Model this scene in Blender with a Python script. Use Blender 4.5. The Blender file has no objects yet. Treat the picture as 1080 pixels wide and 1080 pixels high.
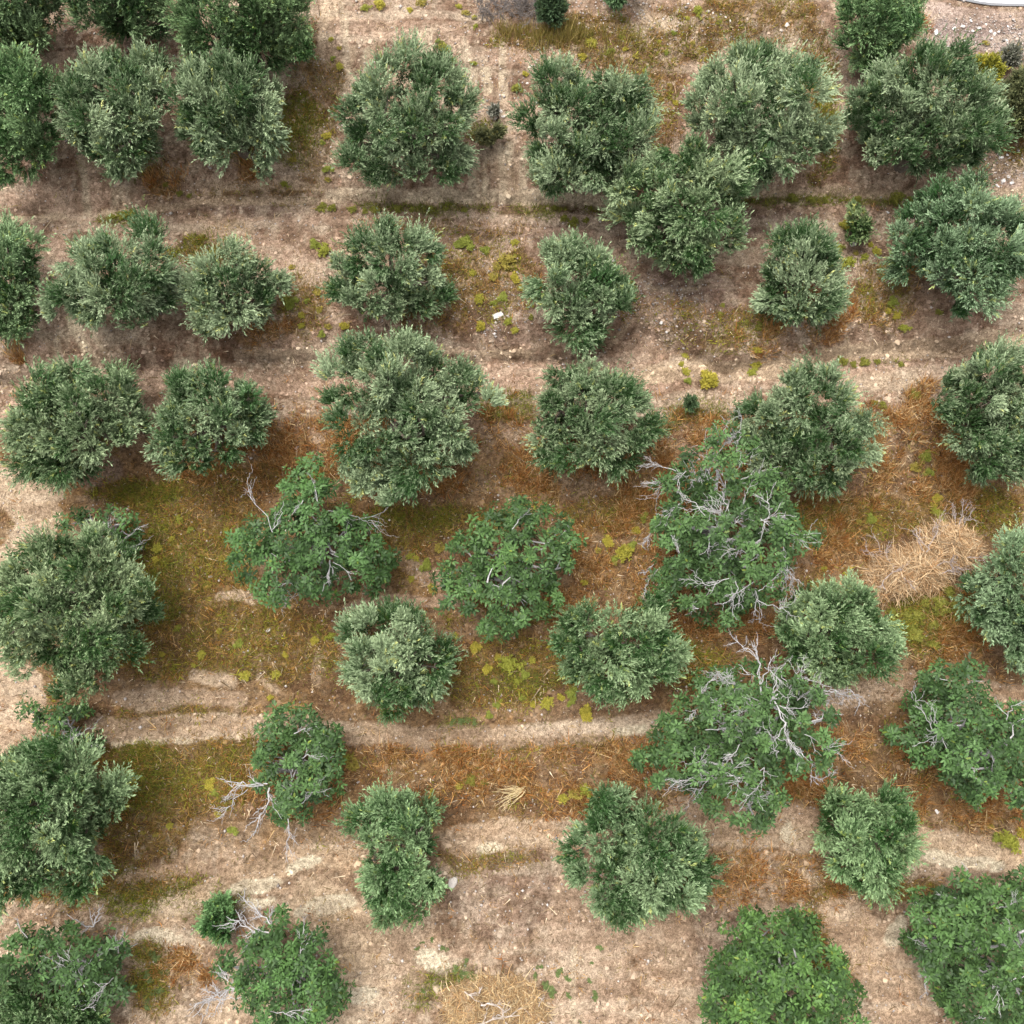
import bpy, math, random
import numpy as np

# ------------------------------------------------------------------ basics
S = bpy.context.scene
C = S.collection
RNG = np.random.default_rng(7)
random.seed(7)
PXM = 28.0                                   # photo pixels per metre near the middle

def lin(c):
    c = np.asarray(c, float) / 255.0
    return np.where(c <= 0.04045, c / 12.92, ((c + 0.055) / 1.055) ** 2.4)

# ------------------------------------------------------------------ camera
TH = math.radians(20)
FOV = math.radians(53)
DIST = 38.5
FPX = 540 / math.tan(FOV / 2)
CAM = np.array([0, -DIST * math.sin(TH), DIST * math.cos(TH)])
ct, st = math.cos(TH), math.sin(TH)

def rays(u, v):
    dx = (np.asarray(u, float) - 540) / FPX
    dy = (540 - np.asarray(v, float)) / FPX
    d = np.stack([dx, dy * ct + st, dy * st - ct], -1)
    return d

def project(x, y, z):
    X = x - CAM[0]; Y = y - CAM[1]; Z = z - CAM[2]
    yc = Y * ct + Z * st
    zc = -Y * st + Z * ct
    return 540 + FPX * X / -zc, 540 - FPX * yc / -zc

# ------------------------------------------------------------------ noise
TAB = np.random.default_rng(3).random((256, 256))

def vnoise(x, y):
    xi = np.floor(x).astype(int); yi = np.floor(y).astype(int)
    fx = x - xi; fy = y - yi
    fx = fx * fx * (3 - 2 * fx); fy = fy * fy * (3 - 2 * fy)
    a = TAB[xi & 255, yi & 255]; b = TAB[(xi + 1) & 255, yi & 255]
    c = TAB[xi & 255, (yi + 1) & 255]; d = TAB[(xi + 1) & 255, (yi + 1) & 255]
    return (a * (1 - fx) + b * fx) * (1 - fy) + (c * (1 - fx) + d * fx) * fy

def fbm(x, y, sc, o=4, off=0.0):
    x = np.asarray(x, float) * sc + off * 17.3; y = np.asarray(y, float) * sc + off * 31.7
    t = 0; a = 1; n = 0
    for i in range(o):
        t = t + a * vnoise(x, y); n += a; a *= 0.55
        x = x * 2.03 + 11.1; y = y * 2.03 + 5.7
    return t / n

def sstep(t):
    t = np.clip(t, 0, 1)
    return t * t * (3 - 2 * t)

# ------------------------------------------------------------------ terrain
SL = math.tan(math.radians(10))
FEET = [  # foot of each terrace bank as (x,y) in photo pixels, bank height, bank width in metres
    ([(-80, 118), (200, 112), (400, 100), (620, 106), (800, 62), (1000, 62), (1160, 70)], 0.60, 2.2),
    ([(-80, 235), (100, 222), (250, 217), (500, 216), (650, 219), (790, 211), (1160, 207)], 0.95, 2.1),
    ([(-80, 415), (110, 395), (240, 382), (420, 379), (600, 382), (670, 350), (760, 398), (900, 378), (1160, 354)], 0.65, 1.2),
    ([(-80, 530), (120, 520), (400, 524), (620, 512), (850, 520), (980, 500), (1160, 505)], 0.75, 2.0),
    ([(-80, 755), (110, 752), (300, 742), (600, 752), (760, 748), (1000, 715), (1160, 725)], 0.70, 1.9),
    ([(-80, 975), (140, 915), (260, 893), (420, 880), (600, 862), (800, 858), (900, 852), (1050, 880), (1160, 900)], 0.75, 2.0),
    ([(-80, 1100), (700, 985), (760, 965), (900, 952), (1000, 945), (1160, 960)], 0.35, 1.6)]
FW = [None] * len(FEET)
FADE6 = lambda x: sstep((x - 5.0) / 3.0)

ROAD = None
def ztop(x, y):
    ye = np.where(y > 28, 28 + 16 * np.tanh((y - 28) / 16), np.where(y < -24, -24 + 20 * np.tanh((y + 24) / 20), y))
    if FW[0] is None:
        return SL * ye
    z = 0.42 * SL * ye - 2.2
    for k, (pts, A, w) in enumerate(FEET):
        yf = np.interp(x, FW[k][:, 0], FW[k][:, 1])
        t = (y - yf) / w
        b = A * sstep(t)
        if k in (1, 2):
            rg = (fbm(x, 0 * x, 0.9, 4, 20 + k) - 0.5) * 0.7
            b = b + (0.30, 0.34)[k - 1] * sstep((y - yf - rg - 0.1) / 0.16) * (0.35 + 0.9 * fbm(x, 0 * x + 9, 0.5, 2, 30 + k))
            b = b - 0.30 * np.exp(-((y - yf - rg - 0.02) / 0.11) ** 2) * sstep((fbm(x, 0 * x + 4, 0.6, 3, 40 + k) - (0.56, 0.36)[k - 1]) * 5)
        if k == 6: b = b * FADE6(x)
        z = z + b
    return z

def height(x, y):
    x = np.asarray(x, float); y = np.asarray(y, float)
    z = ztop(x, y)
    nz = 0.22 * (fbm(x, y, 0.45, 3, 1) - 0.5) + 0.10 * (fbm(x, y, 1.6, 3, 2) - 0.5)
    if ROAD is not None:                      # the ground is graded smooth under the road
        off = (x - ROAD[0][0]) * ROAD[2][0] + (y - ROAD[0][1]) * ROAD[2][1]
        nz = nz * (1 - sstep((off + 1.6) / 1.2) * (1 - sstep((off - 7.5) / 2)))
    z = z + nz
    return z

def P(u, v, h=0.0, hf=None):
    """point(s) seen at photo pixel (u,v) lying h above the ground"""
    hf = hf or height
    d = rays(u, v)
    lo = np.full(d.shape[:-1], 15.0); hi = np.full(d.shape[:-1], 110.0)
    for _ in range(40):
        m = (lo + hi) / 2
        p = CAM + d * m[..., None]
        above = p[..., 2] > hf(p[..., 0], p[..., 1]) + h
        lo = np.where(above, m, lo); hi = np.where(above, hi, m)
    p = CAM + d * ((lo + hi) / 2)[..., None]
    return p

for it in range(3):
    new = []
    for pts, A, w in FEET:
        a = np.array(pts, float)
        q = P(a[:, 0], a[:, 1], 0.0, ztop)
        # densify
        o = np.argsort(q[:, 0]); new.append(q[o][:, :2])
    FW = new

q0, q1 = P(np.array([1000.0, 1085.0]), np.array([-3.5, 5.0]), 0.0, ztop)
q0, q1 = q0[:2], q1[:2]
d = (q1 - q0) / np.linalg.norm(q1 - q0); nrm = np.array([-d[1], d[0]])
if nrm[1] < 0: nrm = -nrm
ROAD = (q0, d, nrm)

# ------------------------------------------------------------------ mesh helpers
def mesh_from(name, verts, faces_k, k=None, mat=None, colors=None, parent=None, smooth=False, pcolors=None):
    """faces_k: (F,k) array or a list of such arrays"""
    me = bpy.data.meshes.new(name)
    fl = faces_k if isinstance(faces_k, list) else [faces_k]
    verts = np.asarray(verts, np.float32)
    me.vertices.add(len(verts)); me.vertices.foreach_set('co', verts.ravel())
    nl = sum(f.size for f in fl); nf = sum(len(f) for f in fl)
    me.loops.add(nl); me.polygons.add(nf)
    me.loops.foreach_set('vertex_index', np.concatenate([f.ravel() for f in fl]).astype(np.int32))
    tot = np.concatenate([np.full(len(f), f.shape[1]) for f in fl]).astype(np.int32)
    st_ = np.concatenate([[0], np.cumsum(tot)[:-1]]).astype(np.int32)
    me.polygons.foreach_set('loop_start', st_)
    try: me.polygons.foreach_set('loop_total', tot)
    except Exception: pass
    if smooth: me.polygons.foreach_set('use_smooth', np.ones(nf, bool))
    if colors is not None:
        at = me.attributes.new('tint', 'FLOAT_COLOR', 'FACE')
        at.data.foreach_set('color', np.concatenate([colors, np.ones((len(colors), 1))], 1).astype(np.float32).ravel())
    if pcolors is not None:
        at = me.attributes.new('tint', 'FLOAT_COLOR', 'POINT')
        at.data.foreach_set('color', np.concatenate([pcolors, np.ones((len(pcolors), 1))], 1).astype(np.float32).ravel())
    if mat: me.materials.append(mat)
    me.update(calc_edges=True); me.validate()
    ob = bpy.data.objects.new(name, me); C.objects.link(ob)
    if parent is not None: ob.parent = parent
    return ob

def tube(path, radii, n=6, v0=0, phase=0.0):
    path = np.asarray(path, float); radii = np.asarray(radii, float)
    m = len(path)
    tan = np.gradient(path, axis=0); tan /= np.linalg.norm(tan, axis=1)[:, None] + 1e-9
    ref = np.array([0.31, 0.52, 0.8]); ref /= np.linalg.norm(ref)
    a = np.cross(tan, ref); a /= np.linalg.norm(a, axis=1)[:, None] + 1e-9
    b = np.cross(tan, a)
    ang = np.arange(n) * 2 * np.pi / n + phase
    v = path[:, None] + radii[:, None, None] * (np.cos(ang)[None, :, None] * a[:, None] + np.sin(ang)[None, :, None] * b[:, None])
    v = v.reshape(-1, 3)
    i = np.arange(m - 1)[:, None] * n; j = np.arange(n)[None]
    f = np.stack([i + j, i + (j + 1) % n, i + n + (j + 1) % n, i + n + j], -1).reshape(-1, 4) + v0
    return v, f

class Acc:
    def __init__(s): s.v = []; s.f = []; s.n = 0
    def add(s, v, f): s.v.append(v); s.f.append(f + s.n); s.n += len(v)
    def tube(s, path, radii, n=6): 
        v, f = tube(path, radii, n); s.add(v, f)
    def build(s, name, mat, parent=None, smooth=True):
        return mesh_from(name, np.concatenate(s.v), np.concatenate(s.f), mat=mat, parent=parent, smooth=smooth)

def empty(name, loc, label, cat, group=None):
    o = bpy.data.objects.new(name, None); C.objects.link(o)
    o.empty_display_size = 0.3; o.location = loc
    o['label'] = label; o['category'] = cat
    if group: o['group'] = group
    return o

def tag(o, label, cat, group=None):
    o['label'] = label; o['category'] = cat
    if group: o['group'] = group
    return o

# ------------------------------------------------------------------ materials
def newmat(name):
    m = bpy.data.materials.new(name); m.use_nodes = True
    nt = m.node_tree; nt.nodes.clear()
    out = nt.nodes.new('ShaderNodeOutputMaterial')
    return m, nt, out

def N(nt, t, **kw):
    n = nt.nodes.new(t)
    for k, v in kw.items():
        if hasattr(n, k): setattr(n, k, v)
    return n

def leaf_mat(name, back, rough=0.5, spec=0.35, trans=0.22, backmix=0.6):
    m, nt, out = newmat(name); L = nt.links.new
    at = N(nt, 'ShaderNodeAttribute', attribute_name='tint')
    geo = N(nt, 'ShaderNodeNewGeometry')
    mul = N(nt, 'ShaderNodeMath', operation='MULTIPLY'); mul.inputs[1].default_value = backmix
    L(geo.outputs['Backfacing'], mul.inputs[0])
    mx = N(nt, 'ShaderNodeMixRGB'); mx.inputs[2].default_value = (*back, 1)
    L(mul.outputs[0], mx.inputs[0]); L(at.outputs['Color'], mx.inputs[1])
    p = N(nt, 'ShaderNodeBsdfPrincipled')
    p.inputs['Roughness'].default_value = rough
    p.inputs['Specular IOR Level'].default_value = spec
    L(mx.outputs[0], p.inputs['Base Color'])
    tr = N(nt, 'ShaderNodeBsdfTranslucent'); L(mx.outputs[0], tr.inputs['Color'])
    ms = N(nt, 'ShaderNodeMixShader'); ms.inputs[0].default_value = trans
    L(p.outputs[0], ms.inputs[1]); L(tr.outputs[0], ms.inputs[2]); L(ms.outputs[0], out.inputs['Surface'])
    return m

def wood_mat(name, c1, c2, scale=9, rough=0.85, bump=0.4):
    m, nt, out = newmat(name); L = nt.links.new
    tc = N(nt, 'ShaderNodeTexCoord')
    no = N(nt, 'ShaderNodeTexNoise'); no.inputs['Scale'].default_value = scale; no.inputs['Detail'].default_value = 6
    L(tc.outputs['Object'], no.inputs['Vector'])
    rp = N(nt, 'ShaderNodeValToRGB'); rp.color_ramp.elements[0].color = (*c1, 1); rp.color_ramp.elements[1].color = (*c2, 1)
    rp.color_ramp.elements[0].position = 0.3; rp.color_ramp.elements[1].position = 0.7
    L(no.outputs['Fac'], rp.inputs[0])
    p = N(nt, 'ShaderNodeBsdfPrincipled'); p.inputs['Roughness'].default_value = rough
    p.inputs['Specular IOR Level'].default_value = 0.2
    L(rp.outputs[0], p.inputs['Base Color'])
    b = N(nt, 'ShaderNodeBump'); b.inputs['Strength'].default_value = bump; b.inputs['Distance'].default_value = 0.03
    L(no.outputs['Fac'], b.inputs['Height']); L(b.outputs[0], p.inputs['Normal'])
    L(p.outputs[0], out.inputs['Surface'])
    return m

def tint_mat(name, rough=0.9, trans=0.15):
    m, nt, out = newmat(name); L = nt.links.new
    at = N(nt, 'ShaderNodeAttribute', attribute_name='tint')
    p = N(nt, 'ShaderNodeBsdfPrincipled'); p.inputs['Roughness'].default_value = rough
    p.inputs['Specular IOR Level'].default_value = 0.15
    L(at.outputs['Color'], p.inputs['Base Color'])
    tr = N(nt, 'ShaderNodeBsdfTranslucent'); L(at.outputs['Color'], tr.inputs['Color'])
    ms = N(nt, 'ShaderNodeMixShader'); ms.inputs[0].default_value = trans
    L(p.outputs[0], ms.inputs[1]); L(tr.outputs[0], ms.inputs[2]); L(ms.outputs[0], out.inputs['Surface'])
    return m

M_OLIVE = leaf_mat('olive_leaf', (0.20, 0.26, 0.15), 0.55, 0.22, 0.12, 0.3)
M_FIG = leaf_mat('fig_leaf', (0.065, 0.11, 0.035), 0.5, 0.22, 0.12, 0.35)
M_HERB = leaf_mat('herb_leaf', (0.24, 0.25, 0.05), 0.6, 0.2, 0.25, 0.4)
M_BARK = wood_mat('olive_bark', (0.07, 0.055, 0.042), (0.17, 0.14, 0.11))
M_BARE = wood_mat('bare_wood', (0.26, 0.25, 0.245), (0.44, 0.42, 0.41), 14, 0.8, 0.2)
M_PALEWOOD = wood_mat('pale_dead_wood', (0.32, 0.26, 0.21), (0.50, 0.43, 0.37), 14, 0.8, 0.2)
M_STONE = wood_mat('pale_stone', (0.42, 0.37, 0.32), (0.62, 0.57, 0.52), 12, 0.9, 0.5)
M_WHITE = wood_mat('white_stone', (0.44, 0.41, 0.38), (0.66, 0.63, 0.60), 8, 0.85, 0.4)
M_GRASS = tint_mat('dry_grass_blade')
M_MOUND = wood_mat('straw_bed', (0.16, 0.105, 0.06), (0.36, 0.26, 0.16), 16, 0.95, 0.8)

# ------------------------------------------------------------------ ground painting
GA = 0.72                                     # sRGB read off the photo -> albedo

def axis(a, b, step, far):
    core = np.arange(a, b + step / 2, step)
    out = [b]; s = step
    while out[-1] < far: s *= 1.22; out.append(out[-1] + s)
    inn = [a]; s = step
    while inn[-1] > -far: s *= 1.22; inn.append(inn[-1] - s)
    return np.concatenate([inn[:0:-1], core, out[1:]])
gx = axis(-24.5, 24.5, 0.075, 420); gy = axis(-22.5, 28, 0.075, 420)
XX, YY = np.meshgrid(gx, gy, indexing='ij')
X = XX.ravel(); Y = YY.ravel()
Z = height(X, Y)
U, V = project(X, Y, Z)
U = np.clip(np.where(np.abs(X) > 40, 540 + np.sign(X) * 2000, U), -3000, 3000)
V = np.clip(np.where(Y > 40, -1500, np.where(Y < -40, 2500, V)), -3000, 3000)
wu = (fbm(X, Y, 0.7, 4, 3) - 0.5) * 34; wv = (fbm(X, Y, 0.7, 4, 4) - 0.5) * 26
UW = U + wu; VW = V + wv
n_lo = fbm(X, Y, 0.35, 4, 5); n_md = fbm(X, Y, 1.3, 5, 6); n_hi = fbm(X, Y, 4.2, 3, 7); n_h2 = fbm(X, Y, 3.1, 3, 8); n_c = fbm(X, Y, 2.2, 5, 12); n_d = fbm(X, Y, 6.5, 2, 13)

def dline(pts, u, v):
    d = np.full(u.shape, 1e9)
    for (x0, y0), (x1, y1) in zip(pts[:-1], pts[1:]):
        dx, dy = x1 - x0, y1 - y0
        t = np.clip(((u - x0) * dx + (v - y0) * dy) / (dx * dx + dy * dy), 0, 1)
        d = np.minimum(d, np.hypot(u - x0 - t * dx, v - y0 - t * dy))
    return d

def m_line(pts, w, soft=8, warp=1.0):
    return 1 - sstep((dline(pts, U + wu * warp, V + wv * warp) - w) / soft + 0.5)

def m_ell(cx, cy, rx, ry, rot=0, soft=0.45, warp=1.0):
    a = math.radians(rot); du = U + wu * warp - cx; dv = V + wv * warp - cy
    p = (du * math.cos(a) + dv * math.sin(a)) / rx; q = (-du * math.sin(a) + dv * math.cos(a)) / ry
    return 1 - sstep((np.hypot(p, q) - 1) / soft + 0.5)

def rough(m, amt=0.6, n=None):
    n = n_md if n is None else n
    return np.clip(m * (1 + amt) - amt * sstep((0.62 - n) * 4), 0, 1) * (m > 0)

def crisp(m, k=0.9, sharp=3.2):
    return sstep((m + (0.55 * n_c + 0.45 * n_hi - 0.5) * 2 * k - 0.5) * sharp + 0.5) * (m > 0.02)

def band(ys, half, soft=10, x0=-200, x1=1300):
    """strip round a curve given as (x,y) points, as a function of x"""
    a = np.array(ys, float)
    yc = np.interp(UW, a[:, 0], a[:, 1])
    m = 1 - sstep((np.abs(VW - yc) - half) / soft + 0.5)
    return m * sstep((UW - x0) / 25 + 0.5) * sstep((x1 - UW) / 25 + 0.5)

col = np.zeros((len(X), 3))
c_top, c_mid, c_bot = lin((178, 146, 124)), lin((150, 114, 74)), lin((182, 152, 126))
tm = sstep((VW - 400) / 120)[:, None]; tb = sstep((VW - 850) / 90)[:, None]
col[:] = c_top * (1 - tm) + c_mid * tm
col = col * (1 - tb) + c_bot * tb

def mix(m, c, a=1.0):
    global col
    mm = (m * a)[:, None]
    col = col * (1 - mm) + lin(c) * mm

# large mottling
mix(sstep((n_lo - 0.52) * 5), (134, 98, 78), 0.35)
mix(sstep((0.46 - n_lo) * 5), (186, 156, 134), 0.35)

straw = np.zeros(len(X)); green = np.zeros(len(X)); olive_g = np.zeros(len(X)); gravel = np.zeros(len(X))
def zone(arr, m, a=1.0): np.maximum(arr, m * a, out=arr)

# --- orange dry-grass banks
z = band([(-50, 490), (120, 485), (250, 470), (330, 470), (440, 480), (540, 480), (640, 490), (700, 470), (830, 480), (960, 460), (1150, 480)], 34, 26, 190)
zone(straw, rough(z, 0.5), 0.85)
for e in [(535, 455, 42, 38), (720, 465, 30, 30), (770, 490, 30, 30), (1010, 480, 50, 28), (990, 520, 35, 18), (255, 490, 45, 28), (335, 450, 28, 42),
          (900, 480, 40, 34), (480, 500, 60, 18), (975, 440, 25, 40), (880, 535, 40, 20), (600, 505, 50, 16)]:
    zone(straw, rough(m_ell(*e), 0.4))
z = band([(230, 830), (300, 815), (420, 800), (540, 812), (680, 805), (760, 830), (900, 800), (1100, 850)], 28, 20, 250)
zone(straw, rough(z, 0.35), 1.0)
for e in [(330, 830, 36, 36), (560, 815, 110, 26), (400, 790, 40, 20), (920, 805, 40, 36), (960, 830, 40, 25), (1040, 870, 50, 20), (815, 915, 55, 34), (870, 935, 40, 20),
          (765, 930, 25, 30), (880, 950, 40, 14), (200, 1020, 26, 26), (265, 175, 12, 25), (170, 185, 18, 22), (540, 245, 6, 5), (830, 355, 60, 16), (880, 330, 40, 18), (975, 290, 22, 16),
          (270, 355, 30, 12), (25, 370, 20, 15), (940, 30, 45, 22), (870, 320, 50, 15), (645, 850, 60, 15), (700, 605, 40, 35), (620, 590, 26, 30), (650, 565, 60, 20), (600, 640, 30, 25),
          (700, 540, 50, 30), (720, 655, 30, 15), (1000, 690, 40, 30), (780, 660, 50, 18), (700, 700, 30, 12), (880, 580, 35, 20)]:
    zone(straw, rough(m_ell(*e), 0.5), 0.85)
# --- brown-green grass of the middle benches
for e in [(200, 560, 80, 60), (210, 640, 70, 60), (440, 555, 90, 26), (240, 690, 120, 30), (130, 640, 40, 60), (300, 680, 60, 40), (560, 700, 80, 30), (520, 720, 60, 26), (420, 580, 30, 30),
          (170, 830, 62, 62), (140, 880, 40, 40), (230, 810, 50, 40), (730, 700, 50, 28), (900, 550, 90, 24), (980, 650, 50, 45), (650, 540, 60, 20), (1030, 540, 60, 26),
          (620, 780, 40, 10), (280, 780, 40, 8), (170, 760, 80, 10), (160, 1030, 26, 45), (280, 500, 80, 14), (150, 520, 60, 14), (120, 930, 90, 18), (60, 935, 90, 18), (520, 785, 70, 9),
          (880, 985, 40, 60), (700, 930, 30, 26), (930, 935, 60, 16), (520, 905, 60, 10), (350, 960, 20, 18), (100, 790, 60, 12)]:
    zone(olive_g, rough(m_ell(*e), 0.5), 0.85)
for e in [(150, 820, 45, 40), (535, 430, 32, 14), (720, 690, 32, 18), (160, 1025, 20, 36), (440, 545, 60, 12), (170, 600, 22, 60), (240, 150, 50, 20), (600, 220, 60, 5), (450, 222, 80, 5),
          (740, 435, 28, 14), (970, 655, 30, 30), (490, 764, 30, 8), (720, 445, 30, 10), (210, 265, 26, 18), (500, 140, 22, 12), (155, 520, 40, 12), (120, 170, 40, 20),
          (440, 1045, 18, 20), (475, 1035, 30, 14), (850, 382, 50, 6), (930, 380, 25, 6), (560, 715, 50, 12), (990, 650, 30, 16), (130, 228, 26, 7), (840, 211, 60, 5), (940, 210, 40, 5),
          (310, 140, 30, 40), (870, 130, 14, 60), (180, 950, 80, 20)]:
    zone(green, rough(m_ell(*e), 0.4), 0.8)
# sparse dry grass on the upper slopes
for e in [(630, 50, 90, 30), (720, 40, 60, 30), (800, 20, 70, 30), (560, 50, 50, 20), (690, 110, 40, 50), (860, 110, 25, 90), (330, 120, 26, 100), (460, 310, 40, 50), (320, 320, 30, 40),
          (520, 300, 50, 50), (700, 330, 40, 20), (760, 350, 60, 20), (930, 310, 30, 40), (240, 260, 40, 22), (290, 210, 80, 10), (480, 240, 100, 10), (1060, 150, 40, 40)]:
    zone(olive_g, rough(m_ell(*e), 0.7), 0.62)
zone(olive_g, sstep((n_md - 0.56) * 6) * sstep((VW - 430) / 60) * (1 - sstep((VW - 860) / 60)), 0.5)

n_p = fbm(X, Y, 0.95, 4, 17)
straw *= 0.25 + 0.75 * sstep((n_p - 0.43) * 7)
mix(crisp(olive_g, .8, 2.5), (126, 98, 46), 0.75)
mix(crisp(green, 1.1, 2.8), (118, 108, 54), 0.6)
mix(crisp(straw, 1.1, 2.8), (176, 130, 80), 0.7)

# --- reddish and grey-violet bare soil; top left ellipse also paints in tree shade
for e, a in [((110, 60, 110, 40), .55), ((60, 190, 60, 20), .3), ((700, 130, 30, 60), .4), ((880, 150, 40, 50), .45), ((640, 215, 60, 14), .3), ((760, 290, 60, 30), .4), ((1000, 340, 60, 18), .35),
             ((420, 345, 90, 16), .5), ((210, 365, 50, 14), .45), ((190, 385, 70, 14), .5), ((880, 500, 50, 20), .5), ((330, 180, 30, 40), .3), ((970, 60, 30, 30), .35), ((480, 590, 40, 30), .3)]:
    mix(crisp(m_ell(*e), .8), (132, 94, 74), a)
for e, a in [((600, 240, 160, 12), .5), ((780, 235, 90, 12), .6), ((120, 385, 60, 14), .3), ((720, 320, 60, 40), .5), ((1020, 225, 60, 12), .4), ((260, 222, 60, 8), .45), ((100, 495, 26, 20), .5),
             ((700, 780, 50, 14), .4), ((400, 785, 60, 10), .4), ((530, 935, 60, 60), .35), ((760, 1000, 40, 50), .4), ((540, 335, 50, 30), .35)]:
    mix(crisp(m_ell(*e), .8), (158, 134, 126), a)

# --- pale tracks and bare benches
PALE = (206, 178, 150); PINK = (196, 164, 142); CREAM = (226, 206, 176)
L_ = [([(-40, 236), (60, 226), (200, 216), (370, 211), (500, 211), (620, 213), (700, 214)], 4, PALE, .85), ([(350, 205), (450, 207), (560, 209), (630, 209)], 7, (226, 202, 174), 1.0),
      ([(770, 205), (900, 203), (1000, 203), (1100, 203)], 5, PALE, .7), ([(0, 215), (40, 205), (90, 218), (110, 190), (90, 165)], 13, PINK, .6),
      ([(230, 198), (300, 195), (340, 200)], 5, PALE, .7), ([(250, 232), (380, 236), (520, 238), (640, 248)], 4, PINK, .45), ([(480, 230), (640, 232)], 4, PINK, .4),
      ([(230, 250), (290, 262), (330, 290)], 12, PINK, .55), ([(200, 240), (260, 240)], 8, PALE, .3), ([(60, 250), (40, 310), (50, 350), (30, 400), (10, 440)], 12, PINK, .55),
      ([(70, 340), (105, 388)], 6, CREAM, .7), ([(95, 340), (122, 388)], 4, CREAM, .6), ([(45, 340), (62, 385)], 5, PALE, .6), ([(60, 300), (45, 260)], 6, PALE, .5), ([(160, 400), (340, 408), (460, 398), (560, 398), (640, 392)], 12, PINK, .6), ([(560, 396), (600, 392), (700, 398)], 15, (190, 156, 134), .6),
      ([(250, 371), (340, 374), (440, 372), (560, 374)], 4, PALE, .7), ([(640, 362), (668, 338)], 4, PALE, .7), ([(670, 392), (760, 392), (860, 380), (980, 366), (1100, 352)], 11, PALE, .8),
      ([(880, 398), (990, 390), (1000, 385)], 9, PINK, .6), ([(900, 408), (960, 402)], 10, PALE, .5), ([(720, 425), (780, 428)], 7, PALE, .45), ([(700, 320), (660, 380)], 16, PINK, .4), ([(1020, 335), (940, 345)], 10, PINK, .3),
      ([(-20, 500), (25, 520), (40, 550), (25, 590), (-20, 620)], 24, PALE, .7), ([(-20, 690), (15, 720), (25, 760), (-10, 800)], 26, (208, 178, 150), .85), ([(30, 505), (60, 520)], 9, PALE, .6),
      ([(100, 768), (200, 768), (300, 765), (370, 773), (500, 778), (620, 772), (700, 764)], 13, (184, 156, 130), .7), ([(120, 781), (200, 782)], 3, CREAM, .6), ([(560, 770), (690, 768)], 7, (204, 178, 154), .7),
      ([(880, 735), (960, 720), (1090, 735)], 14, (180, 145, 116), .65), ([(150, 745), (190, 742)], 6, PALE, .4), ([(205, 715), (240, 718)], 7, PALE, .7), ([(130, 735), (250, 738)], 9, (184, 150, 122), .5),
      ([(270, 715), (290, 725)], 4, PALE, .5), ([(340, 690), (330, 720)], 5, PALE, .3), ([(230, 628), (265, 632)], 6, PALE, .6), ([(370, 640), (480, 632)], 7, PINK, .45), ([(425, 590), (460, 610)], 12, PINK, .4),
      ([(140, 985), (210, 945), (270, 918), (340, 902), (380, 895)], 13, (196, 166, 136), .6), ([(480, 885), (600, 878), (740, 872), (860, 882), (990, 892), (1090, 905)], 17, (190, 160, 132), .65),
      ([(700, 872), (720, 850), (850, 862)], 12, (196, 164, 138), .6), ([(470, 890), (590, 888)], 6, PALE, .6), ([(820, 868), (850, 890)], 10, PALE, .5), ([(210, 912), (160, 920), (130, 926)], 6, (206, 172, 140), .6),
      ([(335, 960), (380, 990), (380, 1080)], 34, (206, 178, 148), .6), ([(430, 1000), (400, 1070)], 30, (196, 168, 142), .5), ([(620, 960), (620, 1080)], 40, (192, 162, 138), .6), ([(700, 980), (720, 1080)], 30, (188, 156, 130), .55),
      ([(890, 970), (930, 1020), (960, 1090)], 26, (198, 166, 138), .75), ([(605, 1000), (604, 1080)], 4, CREAM, .35), ([(135, 1010), (155, 1020)], 7, PALE, .7), ([(225, 1070), (250, 1060)], 12, PALE, .6),
      ([(960, 880), (1000, 900), (1090, 912)], 14, (206, 176, 146), .7), ([(5, 1075), (60, 1080)], 8, PINK, .2),
      ([(345, -20), (345, 60)], 10, PALE, .8), ([(385, 55), (382, 102)], 6, CREAM, .8), ([(372, 50), (368, 85)], 3, PALE, .7), ([(420, 45), (416, 62)], 5, CREAM, .5), ([(497, 58), (498, 90)], 3, CREAM, .7), ([(515, 150), (512, 205)], 3, CREAM, .6), ([(540, 150), (541, 205)], 4, CREAM, .6), ([(400, 35), (392, 60)], 6, PALE, .5), ([(525, 160), (535, 200)], 10, (206, 178, 152), .7), ([(505, 60), (510, 95)], 5, CREAM, .55), ([(493, 55), (494, 70)], 4, CREAM, .5),
      ([(500, 60), (560, 62), (590, 60)], 9, PINK, .6), ([(360, 30), (480, 35)], 12, PINK, .45), ([(680, 15), (705, 25)], 8, PALE, .6), ([(355, 150), (350, 175)], 5, PALE, .5), ([(500, 185), (506, 210)], 6, PALE, .6), ([(545, 175), (552, 205)], 6, PALE, .5),
      ([(985, 10), (1020, 20), (1100, 25)], 12, (206, 180, 168), .7), ([(1000, 35), (1090, 42)], 16, (180, 158, 152), .75), ([(1020, 150), (1070, 190)], 10, (180, 158, 150), .4), ([(60, 85), (75, 60)], 8, (184, 140, 118), .6), ([(150, 170), (120, 185)], 8, PINK, .3)]
trk = np.zeros(len(X))
for pts, w, c, a in L_:
    a = min(1, a * 1.25); c = tuple(min(255, q * 1.05 + 4) for q in c)
    m = crisp(m_line(pts, w, max(6, w * 0.9), 0.55), 0.25 if w < 7 else 0.45)
    mix(m, c, a); trk = np.maximum(trk, m * a)
    k = 1 - m * a * 0.95
    straw *= k; green *= k; olive_g *= k
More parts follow.
